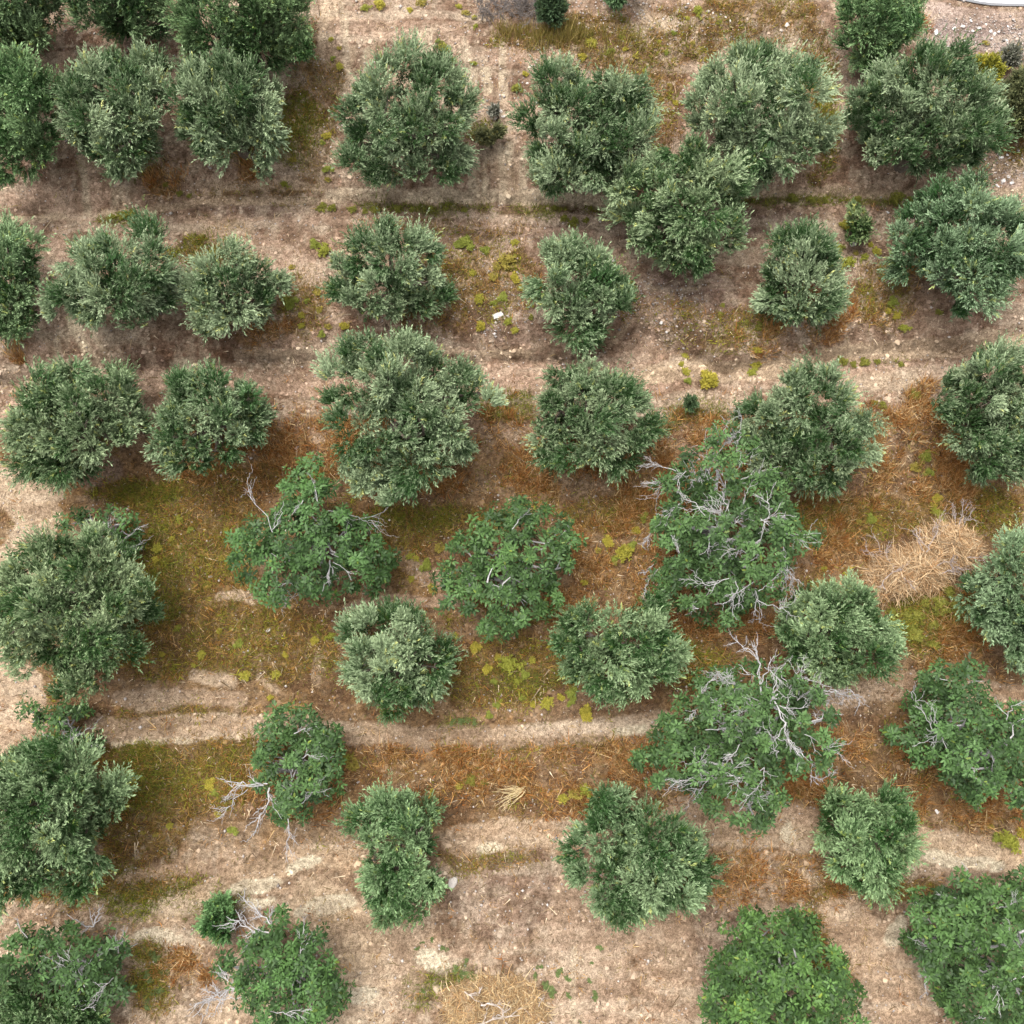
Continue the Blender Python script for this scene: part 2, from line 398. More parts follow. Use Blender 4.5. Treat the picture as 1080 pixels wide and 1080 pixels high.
for e in [(265, 933, 30, 8, -12), (318, 914, 18, 7, -15), (170, 986, 26, 8, 8), (270, 950, 20, 6, -10), (318, 963, 8, 6, 0), (350, 955, 30, 10, -5), (1000, 905, 30, 8, 15), (1035, 912, 26, 7, 10), (942, 985, 8, 20, 20),
          (665, 772, 20, 6, 0), (830, 880, 8, 10, 0), (150, 985, 12, 6, 0), (515, 895, 12, 5, 0), (460, 1015, 20, 12, 20), (385, 1050, 14, 10, 0), (605, 885, 10, 6, 0), (195, 383, 12, 5, 0)]:
    m = crisp(m_ell(*e, soft=0.7, warp=0.6), 1.0)
    mix(m, (236, 218, 190), 1.0); trk = np.maximum(trk, m)
    straw *= 1 - m; green *= 1 - m; olive_g *= 1 - m
# dark crumbling edge under the banks: shade of the undercut crack painted into the soil
mix(rough(m_line([(245, 379), (340, 381), (420, 378), (500, 380), (620, 377)], 1.5, 4, 0.2), 0.6, n_hi), (84, 64, 50), .7)
zone(gravel, m_ell(1030, 40, 60, 26, 5), 1.0); zone(gravel, m_ell(1060, 180, 30, 20), .8); zone(gravel, m_ell(700, 330, 60, 40), .5); zone(gravel, m_ell(660, 20, 120, 30), .35)
zone(gravel, m_ell(520, 320, 50, 40), .4); zone(gravel, m_ell(540, 80, 60, 40), .3); zone(gravel, np.ones(len(X)), .06)

# rain-washed streaks running down the bare bank at the top
wash = np.zeros(len(X))
for e in [(455, 75, 110, 42), (525, 180, 48, 32), (352, 60, 26, 70), (85, 370, 60, 30), (100, 190, 40, 30)]: wash = np.maximum(wash, m_ell(*e))
n_v = fbm(X * 2.6 + 0.5 * n_lo, Y * 0.22, 1.0, 3, 19)
mix(wash * sstep((n_v - 0.53) * 12), (226, 204, 176), 0.75)
mix(wash * sstep((0.42 - n_v) * 12), (132, 104, 84), 0.45)
# clods, litter flecks and pale crumbs
roughg = 1 - 0.7 * trk
edge_z = 1 - 0.75 * sstep((VW - 420) / 60) * (1 - sstep((VW - 860) / 60)) * (1 - trk)
col *= (1 + roughg * (0.80 * (n_md - 0.5)))[:, None]
mix(sstep((n_c - 0.55) * 16) * roughg, (120, 88, 66), 0.5)
mix(sstep((0.43 - n_c) * 16) * edge_z * (1 - .6 * trk), (216, 192, 168), 0.42)
mix(sstep((n_d - 0.66) * 9) * roughg, (88, 70, 50), 0.5)
mix(sstep((n_hi - 0.60) * 14) * roughg, (98, 74, 54), 0.45)
mix(sstep((0.36 - n_h2) * 14) * edge_z * (1 - .6 * trk), (220, 198, 174), 0.40)
n_s = fbm(X * 0.22, Y * 1.9, 1.0, 4, 15)
mix(sstep((n_s - 0.55) * 12) * (0.4 + 0.6 * trk), (128, 100, 78), 0.38)
mix(sstep((0.44 - n_s) * 12) * (1 - .6 * olive_g) * edge_z, (216, 194, 170), 0.36)
lum = col @ np.array([.30, .55, .15])
col = col * 0.92 + lum[:, None] * 0.08
col = col * np.array([0.97, 1.0, 0.965])
col = np.clip(col, 0, 1) * GA

gm, gnt, gout = newmat('soil')
L = gnt.links.new
at = N(gnt, 'ShaderNodeAttribute', attribute_name='tint')
tc = N(gnt, 'ShaderNodeTexCoord')
def noise(sc, det, rgh=0.6):
    n = N(gnt, 'ShaderNodeTexNoise'); n.inputs['Scale'].default_value = sc; n.inputs['Detail'].default_value = det; n.inputs['Roughness'].default_value = rgh
    L(tc.outputs['Object'], n.inputs['Vector']); return n
def ramp(src, p0, c0, p1, c1):
    r = N(gnt, 'ShaderNodeValToRGB'); e = r.color_ramp.elements
    e[0].position = p0; e[0].color = (*c0, 1); e[1].position = p1; e[1].color = (*c1, 1)
    L(src, r.inputs[0]); return r
def mulc(a, b, f=1.0):
    m = N(gnt, 'ShaderNodeMixRGB', blend_type='MULTIPLY'); m.inputs[0].default_value = f
    L(a, m.inputs[1]); L(b, m.inputs[2]); return m
nA = noise(7, 8, 0.7); nB = noise(23, 6, 0.7); nC = noise(3.0, 6, 0.65)
rA = ramp(nA.outputs['Fac'], 0.36, (0.58, 0.55, 0.52), 0.64, (1.32, 1.32, 1.32))
rB = ramp(nB.outputs['Fac'], 0.38, (0.62, 0.60, 0.58), 0.62, (1.32, 1.32, 1.32))
mA = mulc(at.outputs['Color'], rA.outputs[0], 1.0); mB = mulc(mA.outputs[0], rB.outputs[0], 1.0)
# tiny pale stones
vo = N(gnt, 'ShaderNodeTexVoronoi'); vo.inputs['Scale'].default_value = 5.5; L(tc.outputs['Object'], vo.inputs['Vector'])
rV = ramp(vo.outputs['Distance'], 0.05, (1, 1, 1), 0.09, (0, 0, 0))
rC = ramp(nC.outputs['Fac'], 0.50, (0, 0, 0), 0.62, (1, 1, 1))
mV = mulc(rV.outputs[0], rC.outputs[0]); 
mS = N(gnt, 'ShaderNodeMixRGB'); mS.inputs[2].default_value = (0.42, 0.37, 0.33, 1)
L(mV.outputs[0], mS.inputs[0]); L(mB.outputs[0], mS.inputs[1])
p = N(gnt, 'ShaderNodeBsdfPrincipled'); p.inputs['Roughness'].default_value = 0.95; p.inputs['Specular IOR Level'].default_value = 0.1
L(mS.outputs[0], p.inputs['Base Color'])
ad = N(gnt, 'ShaderNodeMath', operation='ADD'); L(nA.outputs['Fac'], ad.inputs[0]); L(nB.outputs['Fac'], ad.inputs[1])
bp = N(gnt, 'ShaderNodeBump'); bp.inputs['Strength'].default_value = 1.0; bp.inputs['Distance'].default_value = 0.08
L(ad.outputs[0], bp.inputs['Height']); L(bp.outputs[0], p.inputs['Normal']); L(p.outputs[0], gout.inputs['Surface'])

nx, ny = len(gx), len(gy)
idx = np.arange(nx * ny).reshape(nx, ny)
quads = np.stack([idx[:-1, :-1], idx[1:, :-1], idx[1:, 1:], idx[:-1, 1:]], -1).reshape(-1, 4)
zc_ = Z + 0.035 * (fbm(X, Y, 5.0, 2, 9) - 0.5) * (np.abs(X) < 30)
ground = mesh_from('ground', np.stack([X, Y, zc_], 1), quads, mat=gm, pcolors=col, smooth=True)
ground['kind'] = 'structure'

# ------------------------------------------------------------------ grass (uncountable)
inner = (U > -60) & (U < 1140) & (V > -60) & (V < 1140)
II = np.nonzero(inner)[0]

def rsph(n):
    v = RNG.normal(size=(n, 3)); return v / np.linalg.norm(v, axis=1)[:, None]

def blades(name, w, ntuft, per, hmin, hmax, width, pal, label, cat, spread=0.16, lean=0.7, jit=0.38):
    w = w[II]; w = w / w.sum()
    base = RNG.choice(II, ntuft, p=w)
    tx = X[base] + RNG.uniform(-.06, .06, ntuft); ty = Y[base] + RNG.uniform(-.06, .06, ntuft)
    pal = np.array([lin(c) for c in pal]) * GA
    a = RNG.random((ntuft, 1)); i0 = RNG.integers(0, len(pal), ntuft); i1 = RNG.integers(0, len(pal), ntuft)
    tcol = pal[i0] * a + pal[i1] * (1 - a)
    hs = RNG.uniform(hmin, hmax, ntuft)
    n = ntuft * per
    t = np.repeat(np.arange(ntuft), per)
    ang = RNG.uniform(0, 2 * np.pi, n); rr = spread * np.sqrt(RNG.random(n))
    bx = tx[t] + rr * np.cos(ang); by = ty[t] + rr * np.sin(ang)
    bz = height(bx, by) - 0.015
    h = hs[t] * RNG.uniform(0.6, 1.2, n)
    la = ang + RNG.normal(0, 0.8, n); ll = np.abs(RNG.normal(0, lean, n)) * h
    wa = RNG.uniform(0, np.pi, n); ww = width * RNG.uniform(0.7, 1.4, n) * 0.5
    v = np.empty((n, 3, 3))
    v[:, 0] = np.stack([bx - np.cos(wa) * ww, by - np.sin(wa) * ww, bz], 1)
    v[:, 1] = np.stack([bx + np.cos(wa) * ww, by + np.sin(wa) * ww, bz], 1)
    v[:, 2] = np.stack([bx + np.cos(la) * ll, by + np.sin(la) * ll, bz + h], 1)
    c = tcol[t] * RNG.uniform(1 - jit, 1 + jit, (n, 1))
    f = np.arange(n * 3).reshape(n, 3)
    o = mesh_from(name, v.reshape(-1, 3), f, mat=M_GRASS, colors=np.clip(c, 0, 1))
    tag(o, label, cat); o['kind'] = 'stuff'
    return o

blades('dry_grass', crisp(straw, 1.3, 2.2) * (0.15 + 1.6 * sstep((n_md - .38) * 4)) + 0.012 * (V > 400) + 0.0005, 12000, 11, 0.14, 0.42, 0.028, [(222, 178, 116), (210, 152, 86), (236, 206, 154), (192, 124, 64), (206, 162, 100), (156, 108, 60)],
       'orange brown dry grass matted over the terrace banks', 'dry grass', 0.15, 0.6)
blades('brown_grass', olive_g ** 1.4 + 0.35 * straw + 0.002, 20000, 8, 0.08, 0.24, 0.024, [(168, 138, 70), (146, 130, 54), (206, 164, 98), (120, 110, 44), (188, 130, 66), (108, 98, 40)],
       'short brownish grass covering the benches between the trees', 'grass', 0.18, 0.9)
blades('green_grass', green ** 1.5 + 0.12 * olive_g ** 2 + 0.0002, 8000, 8, 0.08, 0.22, 0.024, [(142, 146, 56), (120, 136, 52), (170, 164, 68), (102, 116, 42)],
       'olive green grass in patches between the orchard rows', 'grass', 0.18, 0.8)
n_w = fbm(X, Y, 1.1, 3, 23)
blades('low_weeds', (0.06 * (V > 430) * (V < 860) + 0.6 * green + 0.5 * olive_g) * sstep((n_w - 0.52) * 10) * (1 - trk) + 1e-6, 7500, 8, 0.04, 0.14, 0.045, [(150, 150, 52), (122, 132, 48), (172, 166, 62), (134, 126, 58)],
       'low yellow green weeds matted between the middle rows', 'weeds', 0.13, 1.2)
tall = m_ell(570, 42, 55, 12) + 0.7 * m_ell(640, 50, 50, 14)
blades('tall_grass', tall ** 2 + 1e-7, 210, 8, 0.35, 0.75, 0.026, [(196, 172, 112), (176, 160, 92), (160, 150, 74)],
       'stand of tall pale grass stalks below the grey dead bush', 'grass', 0.12, 0.3)
blades('plant_litter', (0.4 + n_lo) * (0.25 + 0.8 * (olive_g + straw)) + 0.3, 44000, 3, 0.02, 0.07, 0.036, [(200, 172, 134), (96, 72, 54), (236, 214, 180), (72, 56, 44), (130, 112, 70)],
       'dry stems and leaf litter strewn over bare soil', 'plant litter', 0.35, 4.0)

# ------------------------------------------------------------------ leaf crowns
def norm(v): return v / (np.linalg.norm(v, axis=-1, keepdims=True) + 1e-9)

def inpoly(poly, x, y):
    c = np.zeros(x.shape, bool); n = len(poly)
    for i in range(n):
        x0, y0 = poly[i]; x1, y1 = poly[(i + 1) % n]
        if y0 == y1: continue
        k = ((y0 > y) != (y1 > y)) & (x < (x1 - x0) * (y - y0) / (y1 - y0) + x0)
        c ^= k
    return c

def edged(poly, x, y):
    return dline(list(poly) + [poly[0]], x, y)

def poisson(poly, sp, inset, rng):
    a = np.array(poly, float); lo = a.min(0); hi = a.max(0)
    n = int((hi - lo).prod() / sp ** 2 * 70)
    q = lo + rng.random((n, 2)) * (hi - lo)
    k = inpoly(poly, q[:, 0], q[:, 1]); q = q[k]
    d = edged(poly, q[:, 0], q[:, 1])
    q = q[d > inset]; out = []
    for pt in q:
        if all((pt[0] - o[0]) ** 2 + (pt[1] - o[1]) ** 2 > sp * sp for o in out): out.append(pt)
    return np.array(out), d.max()

def crown_frame(poly, hfac=0.78, hadd=0.2):
    a = np.array(poly, float); b = np.roll(a, -1, 0)
    cr = a[:, 0] * b[:, 1] - b[:, 0] * a[:, 1]; A = cr.sum() / 2
    cen = ((a + b) * cr[:, None]).sum(0) / (6 * A)
    d0 = np.linalg.norm(P(cen[0], cen[1]) - CAM); mpp = d0 / FPX
    R = math.sqrt(abs(A) / math.pi) * mpp
    hc = hfac * R + hadd
    Cc = P(cen[0], cen[1], hc)
    vd = norm(Cc - CAM)
    return cen, R, hc, Cc, vd, np.linalg.norm(Cc - CAM) / FPX

def onplane(u, v, Cc, vd):
    d = rays(u, v)
    t = ((Cc - CAM) @ vd) / (d @ vd)
    return CAM + d * t[..., None]

def lobes(poly, rng, sp, inset, thick=0.68, back=0.5, jt=0.15, **kw):
    cen, R, hc, Cc, vd, mpp = crown_frame(poly, **kw)
    sp_px = sp / mpp
    q, dm = poisson(poly, sp_px, min(inset / mpp, 0.45 * R / mpp), rng)
    dd = edged(poly, q[:, 0], q[:, 1])
    base = onplane(q[:, 0], q[:, 1], Cc, vd)
    s = np.sqrt(np.clip(1 - (1 - np.clip(dd / dm, 0, 1)) ** 2, 0, 1))
    T = thick * R
    jit = np.clip(rng.normal(0, jt, len(q)), -1.8 * jt, 1.8 * jt) * R
    front = base - vd * (T * s + jit)[:, None]
    # front: push the upper half of the crown up rather than only towards the viewpoint
    nb = min(len(q), max(2, int(len(q) * back)))
    kb = rng.choice(len(q), nb, replace=False)
    bk = base[kb] + vd * (T * s[kb] * rng.uniform(0.1, 0.9, nb))[:, None]
    mid = base[(rng.random(len(q)) < 0.7) & (dd > 0.2 * dm)]
    mid = mid + rng.normal(0, 0.07 * R, mid.shape)
    allp = np.concatenate([front, bk, mid])
    kind = np.concatenate([np.zeros(len(front)), np.ones(nb), np.ones(len(mid)) * 2])
    g = height(allp[:, 0], allp[:, 1])
    low = allp[:, 2] < g + 0.3
    keep = ~(low & (kind > 0))
    allp[:, 2] = np.maximum(allp[:, 2], g + 0.32)
    return allp[keep], kind[keep], Cc, R, hc, vd, mpp

def olive_leaves(pts, rad, Cc, R, rng, tint, twigs=58, per=12, leafL=(0.105, 0.165), leafW=(0.015, 0.023), pal=None, upb=0.35):
    nl = len(pts)
    n_t = nl * twigs
    l = np.repeat(np.arange(nl), twigs)
    out = norm(pts - (Cc - np.array([0, 0, 0.45 * R])))
    # each lobe has a lean of its own, so neighbouring clumps brush different ways
    leanv = norm(out + rng.normal(0, 0.55, (nl, 3)) + np.array([0, 0, upb]))
    rs = rng.normal(size=(n_t, 3)); rs = norm(rs)
    td = norm(rs * 0.85 + 1.1 * leanv[l])
    r = rad[l] * rng.uniform(0.55, 1.25, n_t) * np.where(rng.random(n_t) < 0.07, 1.45, 1.0)
    b = pts[l] + rs * (rad[l] * 0.3)[:, None] - leanv[l] * (rad[l] * 0.35)[:, None]
    tip_up = np.array([0, 0, 1.0]) * rng.uniform(-0.1, 0.45, n_t)[:, None]
    n = n_t * per
    t = np.repeat(np.arange(n_t), per)
    s = np.tile(np.linspace(0.3, 1.05, per), n_t) + rng.uniform(-0.04, 0.04, n)
    pos = b[t] + td[t] * (r[t] * s)[:, None] + tip_up[t] * (r[t] * s * s)[:, None]
    ax = norm(td[t] + tip_up[t])
    ld = norm(ax * 1.0 + norm(rng.normal(size=(n, 3))) * 0.62)
    side = norm(np.cross(ld, np.array([0, 0, 1.0]) + rng.normal(0, 0.55, (n, 3))))
    L_ = rng.uniform(*leafL, n); W_ = rng.uniform(*leafW, n)
    nrm = np.cross(side, ld)
    v = np.empty((n, 4, 3))
    v[:, 0] = pos
    v[:, 1] = pos + ld * (L_ * 0.5)[:, None] + side * W_[:, None] + nrm * (W_ * 0.3)[:, None]
    v[:, 2] = pos + ld * L_[:, None]
    v[:, 3] = pos + ld * (L_ * 0.5)[:, None] - side * W_[:, None] + nrm * (W_ * 0.3)[:, None]
    # colour: each lobe slightly different (young green shoots against older grey-green), tips paler
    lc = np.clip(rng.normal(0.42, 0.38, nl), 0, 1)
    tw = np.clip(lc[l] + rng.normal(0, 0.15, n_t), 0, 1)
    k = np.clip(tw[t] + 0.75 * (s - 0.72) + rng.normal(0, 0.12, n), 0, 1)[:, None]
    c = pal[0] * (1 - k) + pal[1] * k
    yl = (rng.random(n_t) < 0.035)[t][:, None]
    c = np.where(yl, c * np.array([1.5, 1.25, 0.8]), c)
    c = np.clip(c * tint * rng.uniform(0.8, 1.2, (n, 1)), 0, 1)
    return v.reshape(-1, 3), np.arange(n * 4).reshape(n, 4), c

FIGLEAF = np.array([(0, 0, 0), (-.10, .20, -.01), (-.32, .42, -.12), (-.13, .48, -.02), (-.20, .78, -.12), (0, 1.15, -.22), (.20, .78, -.12), (.13, .48, -.02), (.32, .42, -.12), (.10, .20, -.01)])

def fig_leaves(pts, rad, Cc, R, rng, tint, ros=20, per=7, size=(0.135, 0.225), pal=None):
    nl = len(pts); nr = nl * ros
    l = np.repeat(np.arange(nl), ros)
    out = norm(pts - (Cc - np.array([0, 0, 0.5 * R])))
    rd = norm(norm(rng.normal(size=(nr, 3))) + 0.9 * out[l] + np.array([0, 0, 0.35]))
    rp = pts[l] + rd * (rad[l] * rng.uniform(0.35, 1.2, nr))[:, None]
    ax = norm(rd + np.array([0, 0, 0.6]))
    ref = norm(rng.normal(size=(nr, 3)))
    e1 = norm(np.cross(ax, ref)); e2 = np.cross(ax, e1)
    n = nr * per; t = np.repeat(np.arange(nr), per)
    ph = np.tile(np.arange(per) * 2.4, nr) + rng.normal(0, 0.25, n)
    el = np.tile(np.linspace(0.75, 0.0, per), nr) + rng.normal(0, 0.22, n)
    rad_d = np.cos(ph)[:, None] * e1[t] + np.sin(ph)[:, None] * e2[t]
    ld = norm(rad_d * np.cos(el)[:, None] + ax[t] * np.sin(el)[:, None])
    side = norm(np.cross(ld, ax[t] + rng.normal(0, 0.12, (n, 3))))
    nm = np.cross(side, ld)
    sz = rng.uniform(*size, n) * np.tile(np.linspace(0.65, 1.1, per), nr)
    base = rp[t] + ld * (sz * 0.25)[:, None] - ax[t] * (0.05 * np.tile(np.arange(per) / per, nr))[:, None]
    F = FIGLEAF
    v = base[:, None] + sz[:, None, None] * (F[None, :, 0:1] * side[:, None] + F[None, :, 1:2] * ld[:, None] + F[None, :, 2:3] * nm[:, None])
    k = np.clip((rng.normal(0.42, 0.24, nr) + rng.normal(0, 0.24, nl)[l])[t] + np.tile(np.linspace(0.3, -0.25, per), nr) + rng.normal(0, 0.12, n), 0, 1)[:, None]
    c = pal[0] * (1 - k) + pal[1] * k
    yl = (rng.random(n) < 0.02)[:, None]
    c = np.where(yl, c * np.array([2.2, 1.4, 0.7]), c)
    c = np.clip(c * tint * rng.uniform(0.85, 1.15, (n, 1)), 0, 1)
    return v.reshape(-1, 3), np.arange(n * 10).reshape(n, 10), c

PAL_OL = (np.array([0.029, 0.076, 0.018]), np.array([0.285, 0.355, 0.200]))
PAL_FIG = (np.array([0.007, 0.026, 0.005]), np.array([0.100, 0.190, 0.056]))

def wiggle(a, b, rng, k=5, amp=0.12):
    a = np.asarray(a, float); b = np.asarray(b, float)
    t = np.linspace(0, 1, k)[:, None]; L_ = np.linalg.norm(b - a)
    p = a + (b - a) * t
    off = rng.normal(0, amp * L_, (k, 3)) * np.sin(t * np.pi)
    return p + off

def trunk_mesh(root, base, Cc, R, pts, rng, nl, r0, mat, name='trunk'):
    A = Acc(); o = np.array(base)
    fork = o * 0.6 + Cc * 0.4 + rng.normal(0, 0.08 * R, 3) * np.array([1, 1, 0.2])
    pth = wiggle(o - [0, 0, 0.25], fork, rng, 6, 0.07)
    rr = r0 * np.array([1.7, 1.25, 1.0, 0.95, 0.9, 0.85])
    A.tube(pth - o, rr, 9)
    for i in rng.choice(len(pts), min(nl, len(pts)), replace=False):
        q = wiggle(fork, pts[i], rng, 6, 0.09)
        A.tube(q - o, np.linspace(r0 * 0.6, 0.02, 6), 6)
        for j in range(2):
            m = q[3 + j]; e = m + norm(rng.normal(size=3) + [0, 0, .5]) * R * 0.3
            A.tube(wiggle(m, e, rng, 4, 0.1) - o, np.linspace(r0 * 0.25, 0.01, 4), 5)
    return A.build(name, mat, root)

def root_for(kind, poly, label, cat, group, **kw):
    cen, R, hc, Cc, vd, mpp = crown_frame(poly, **kw)
    b = np.array([Cc[0], Cc[1], float(height(Cc[0], Cc[1]))])
    return empty(kind, b, label, cat, group), b

def olive(label, poly, tint=(1, 1, 1), seed=0, dens=1.0, kind='olive_tree', group='olive trees planted in rows on the terraces', cat='tree', sp=0.60, inset=0.32, pal=PAL_OL, rad=(0.33, 0.64), upb=0.35):
    rng = np.random.default_rng(1000 + seed)
    root, b = root_for(kind, poly, label, cat, group)
    pts, k, Cc, R, hc, vd, mpp = lobes(poly, rng, sp, inset)
    f = min(1.0, R / 1.9)
    rd = rng.uniform(*rad, len(pts)) * (0.55 + 0.45 * f)
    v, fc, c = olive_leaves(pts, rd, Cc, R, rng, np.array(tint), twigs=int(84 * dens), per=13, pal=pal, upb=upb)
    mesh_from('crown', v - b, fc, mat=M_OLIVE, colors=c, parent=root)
    trunk_mesh(root, b, Cc, R, pts, rng, 9, 0.075 * R + 0.02, M_BARK)
    return root

def branch(A, a, b, rng, r0, forks, o, depth=0):
    a = np.asarray(a, float); b = np.asarray(b, float); L_ = np.linalg.norm(b - a)
    k = 9; q = wiggle(a, b, rng, k, 0.035 + 0.01 * depth)
    sag = norm(rng.normal(size=3)) * L_ * 0.12; q = q + sag * np.sin(np.linspace(0, np.pi, k))[:, None]
    A.tube(q - o, np.linspace(r0, max(r0 * 0.35, .005), k), 4)
    for i in range(forks):
        j = rng.integers(1, k - 1); d = norm(q[j + 1] - q[j])
        e = norm(d * 1.0 + norm(rng.normal(size=3)) * 0.6 + [0, 0, .05])
        ln = L_ * rng.uniform(0.3, 0.65)
        if depth < 2: branch(A, q[j], q[j] + e * ln, rng, r0 * 0.62, (3 if depth == 0 else 1), o, depth + 1)

def fig(label, poly, bare=(), tint=(1, 1, 1), seed=0, sp=0.50, inset=0.16, dens=1.0, group='fig trees with lobed leaves among the olives', rnd=0, kind='fig_tree'):
    rng = np.random.default_rng(5000 + seed)
    root, b = root_for(kind, poly, label, 'tree', group, hfac=0.72, hadd=0.2)
    pts, k, Cc, R, hc, vd, mpp = lobes(poly, rng, sp, inset, thick=0.60, hfac=0.72, hadd=0.2, jt=0.24)
    rd = rng.uniform(0.26, 0.60, len(pts))
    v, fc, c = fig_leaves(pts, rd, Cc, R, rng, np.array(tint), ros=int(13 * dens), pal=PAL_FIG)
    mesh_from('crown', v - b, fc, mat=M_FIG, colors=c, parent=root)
    trunk_mesh(root, b, Cc, R, pts, rng, 10, 0.05 * R + 0.03, M_BARE)
    _, dm = poisson(poly, 30, 1, rng)
    def surf(u, w, lift):
        ins = inpoly(poly, np.array([u], float), np.array([w], float))[0]
        dd = edged(poly, np.array([u], float), np.array([w], float))[0] if ins else 0
        s = math.sqrt(max(0, 1 - (1 - min(1, dd / dm)) ** 2))
        q = onplane(np.array([u], float), np.array([w], float), Cc, vd)[0] - vd * (0.62 * R * s + lift)
        q[2] = max(q[2], float(height(q[0], q[1])) + 0.4)
        return q
    bl = list(bare); rich = rnd >= 8 or 'dead' in label
    a = np.array(poly); lo, hi = a.min(0), a.max(0)
    while rnd > 0:
        u, w = lo + rng.random(2) * (hi - lo)
        if not inpoly(poly, np.array([u]), np.array([w]))[0]: continue
        an = rng.uniform(0, 6.28); ln = rng.uniform(18, 36)
        bl.append((u, w, u + ln * math.cos(an), w + ln * math.sin(an), 2)); rnd -= 1
    for t in bl:
        u0, w0, u1, w1, nf = t[:5]
        A = Acc()
        branch(A, surf(u0, w0, 0.42), surf(u1, w1, 0.80), rng, t[5] * .95 if len(t) > 5 else 0.017, nf + (4 if rich else 1), b)
        A.build('bare_branch', M_BARE, root)
    return root

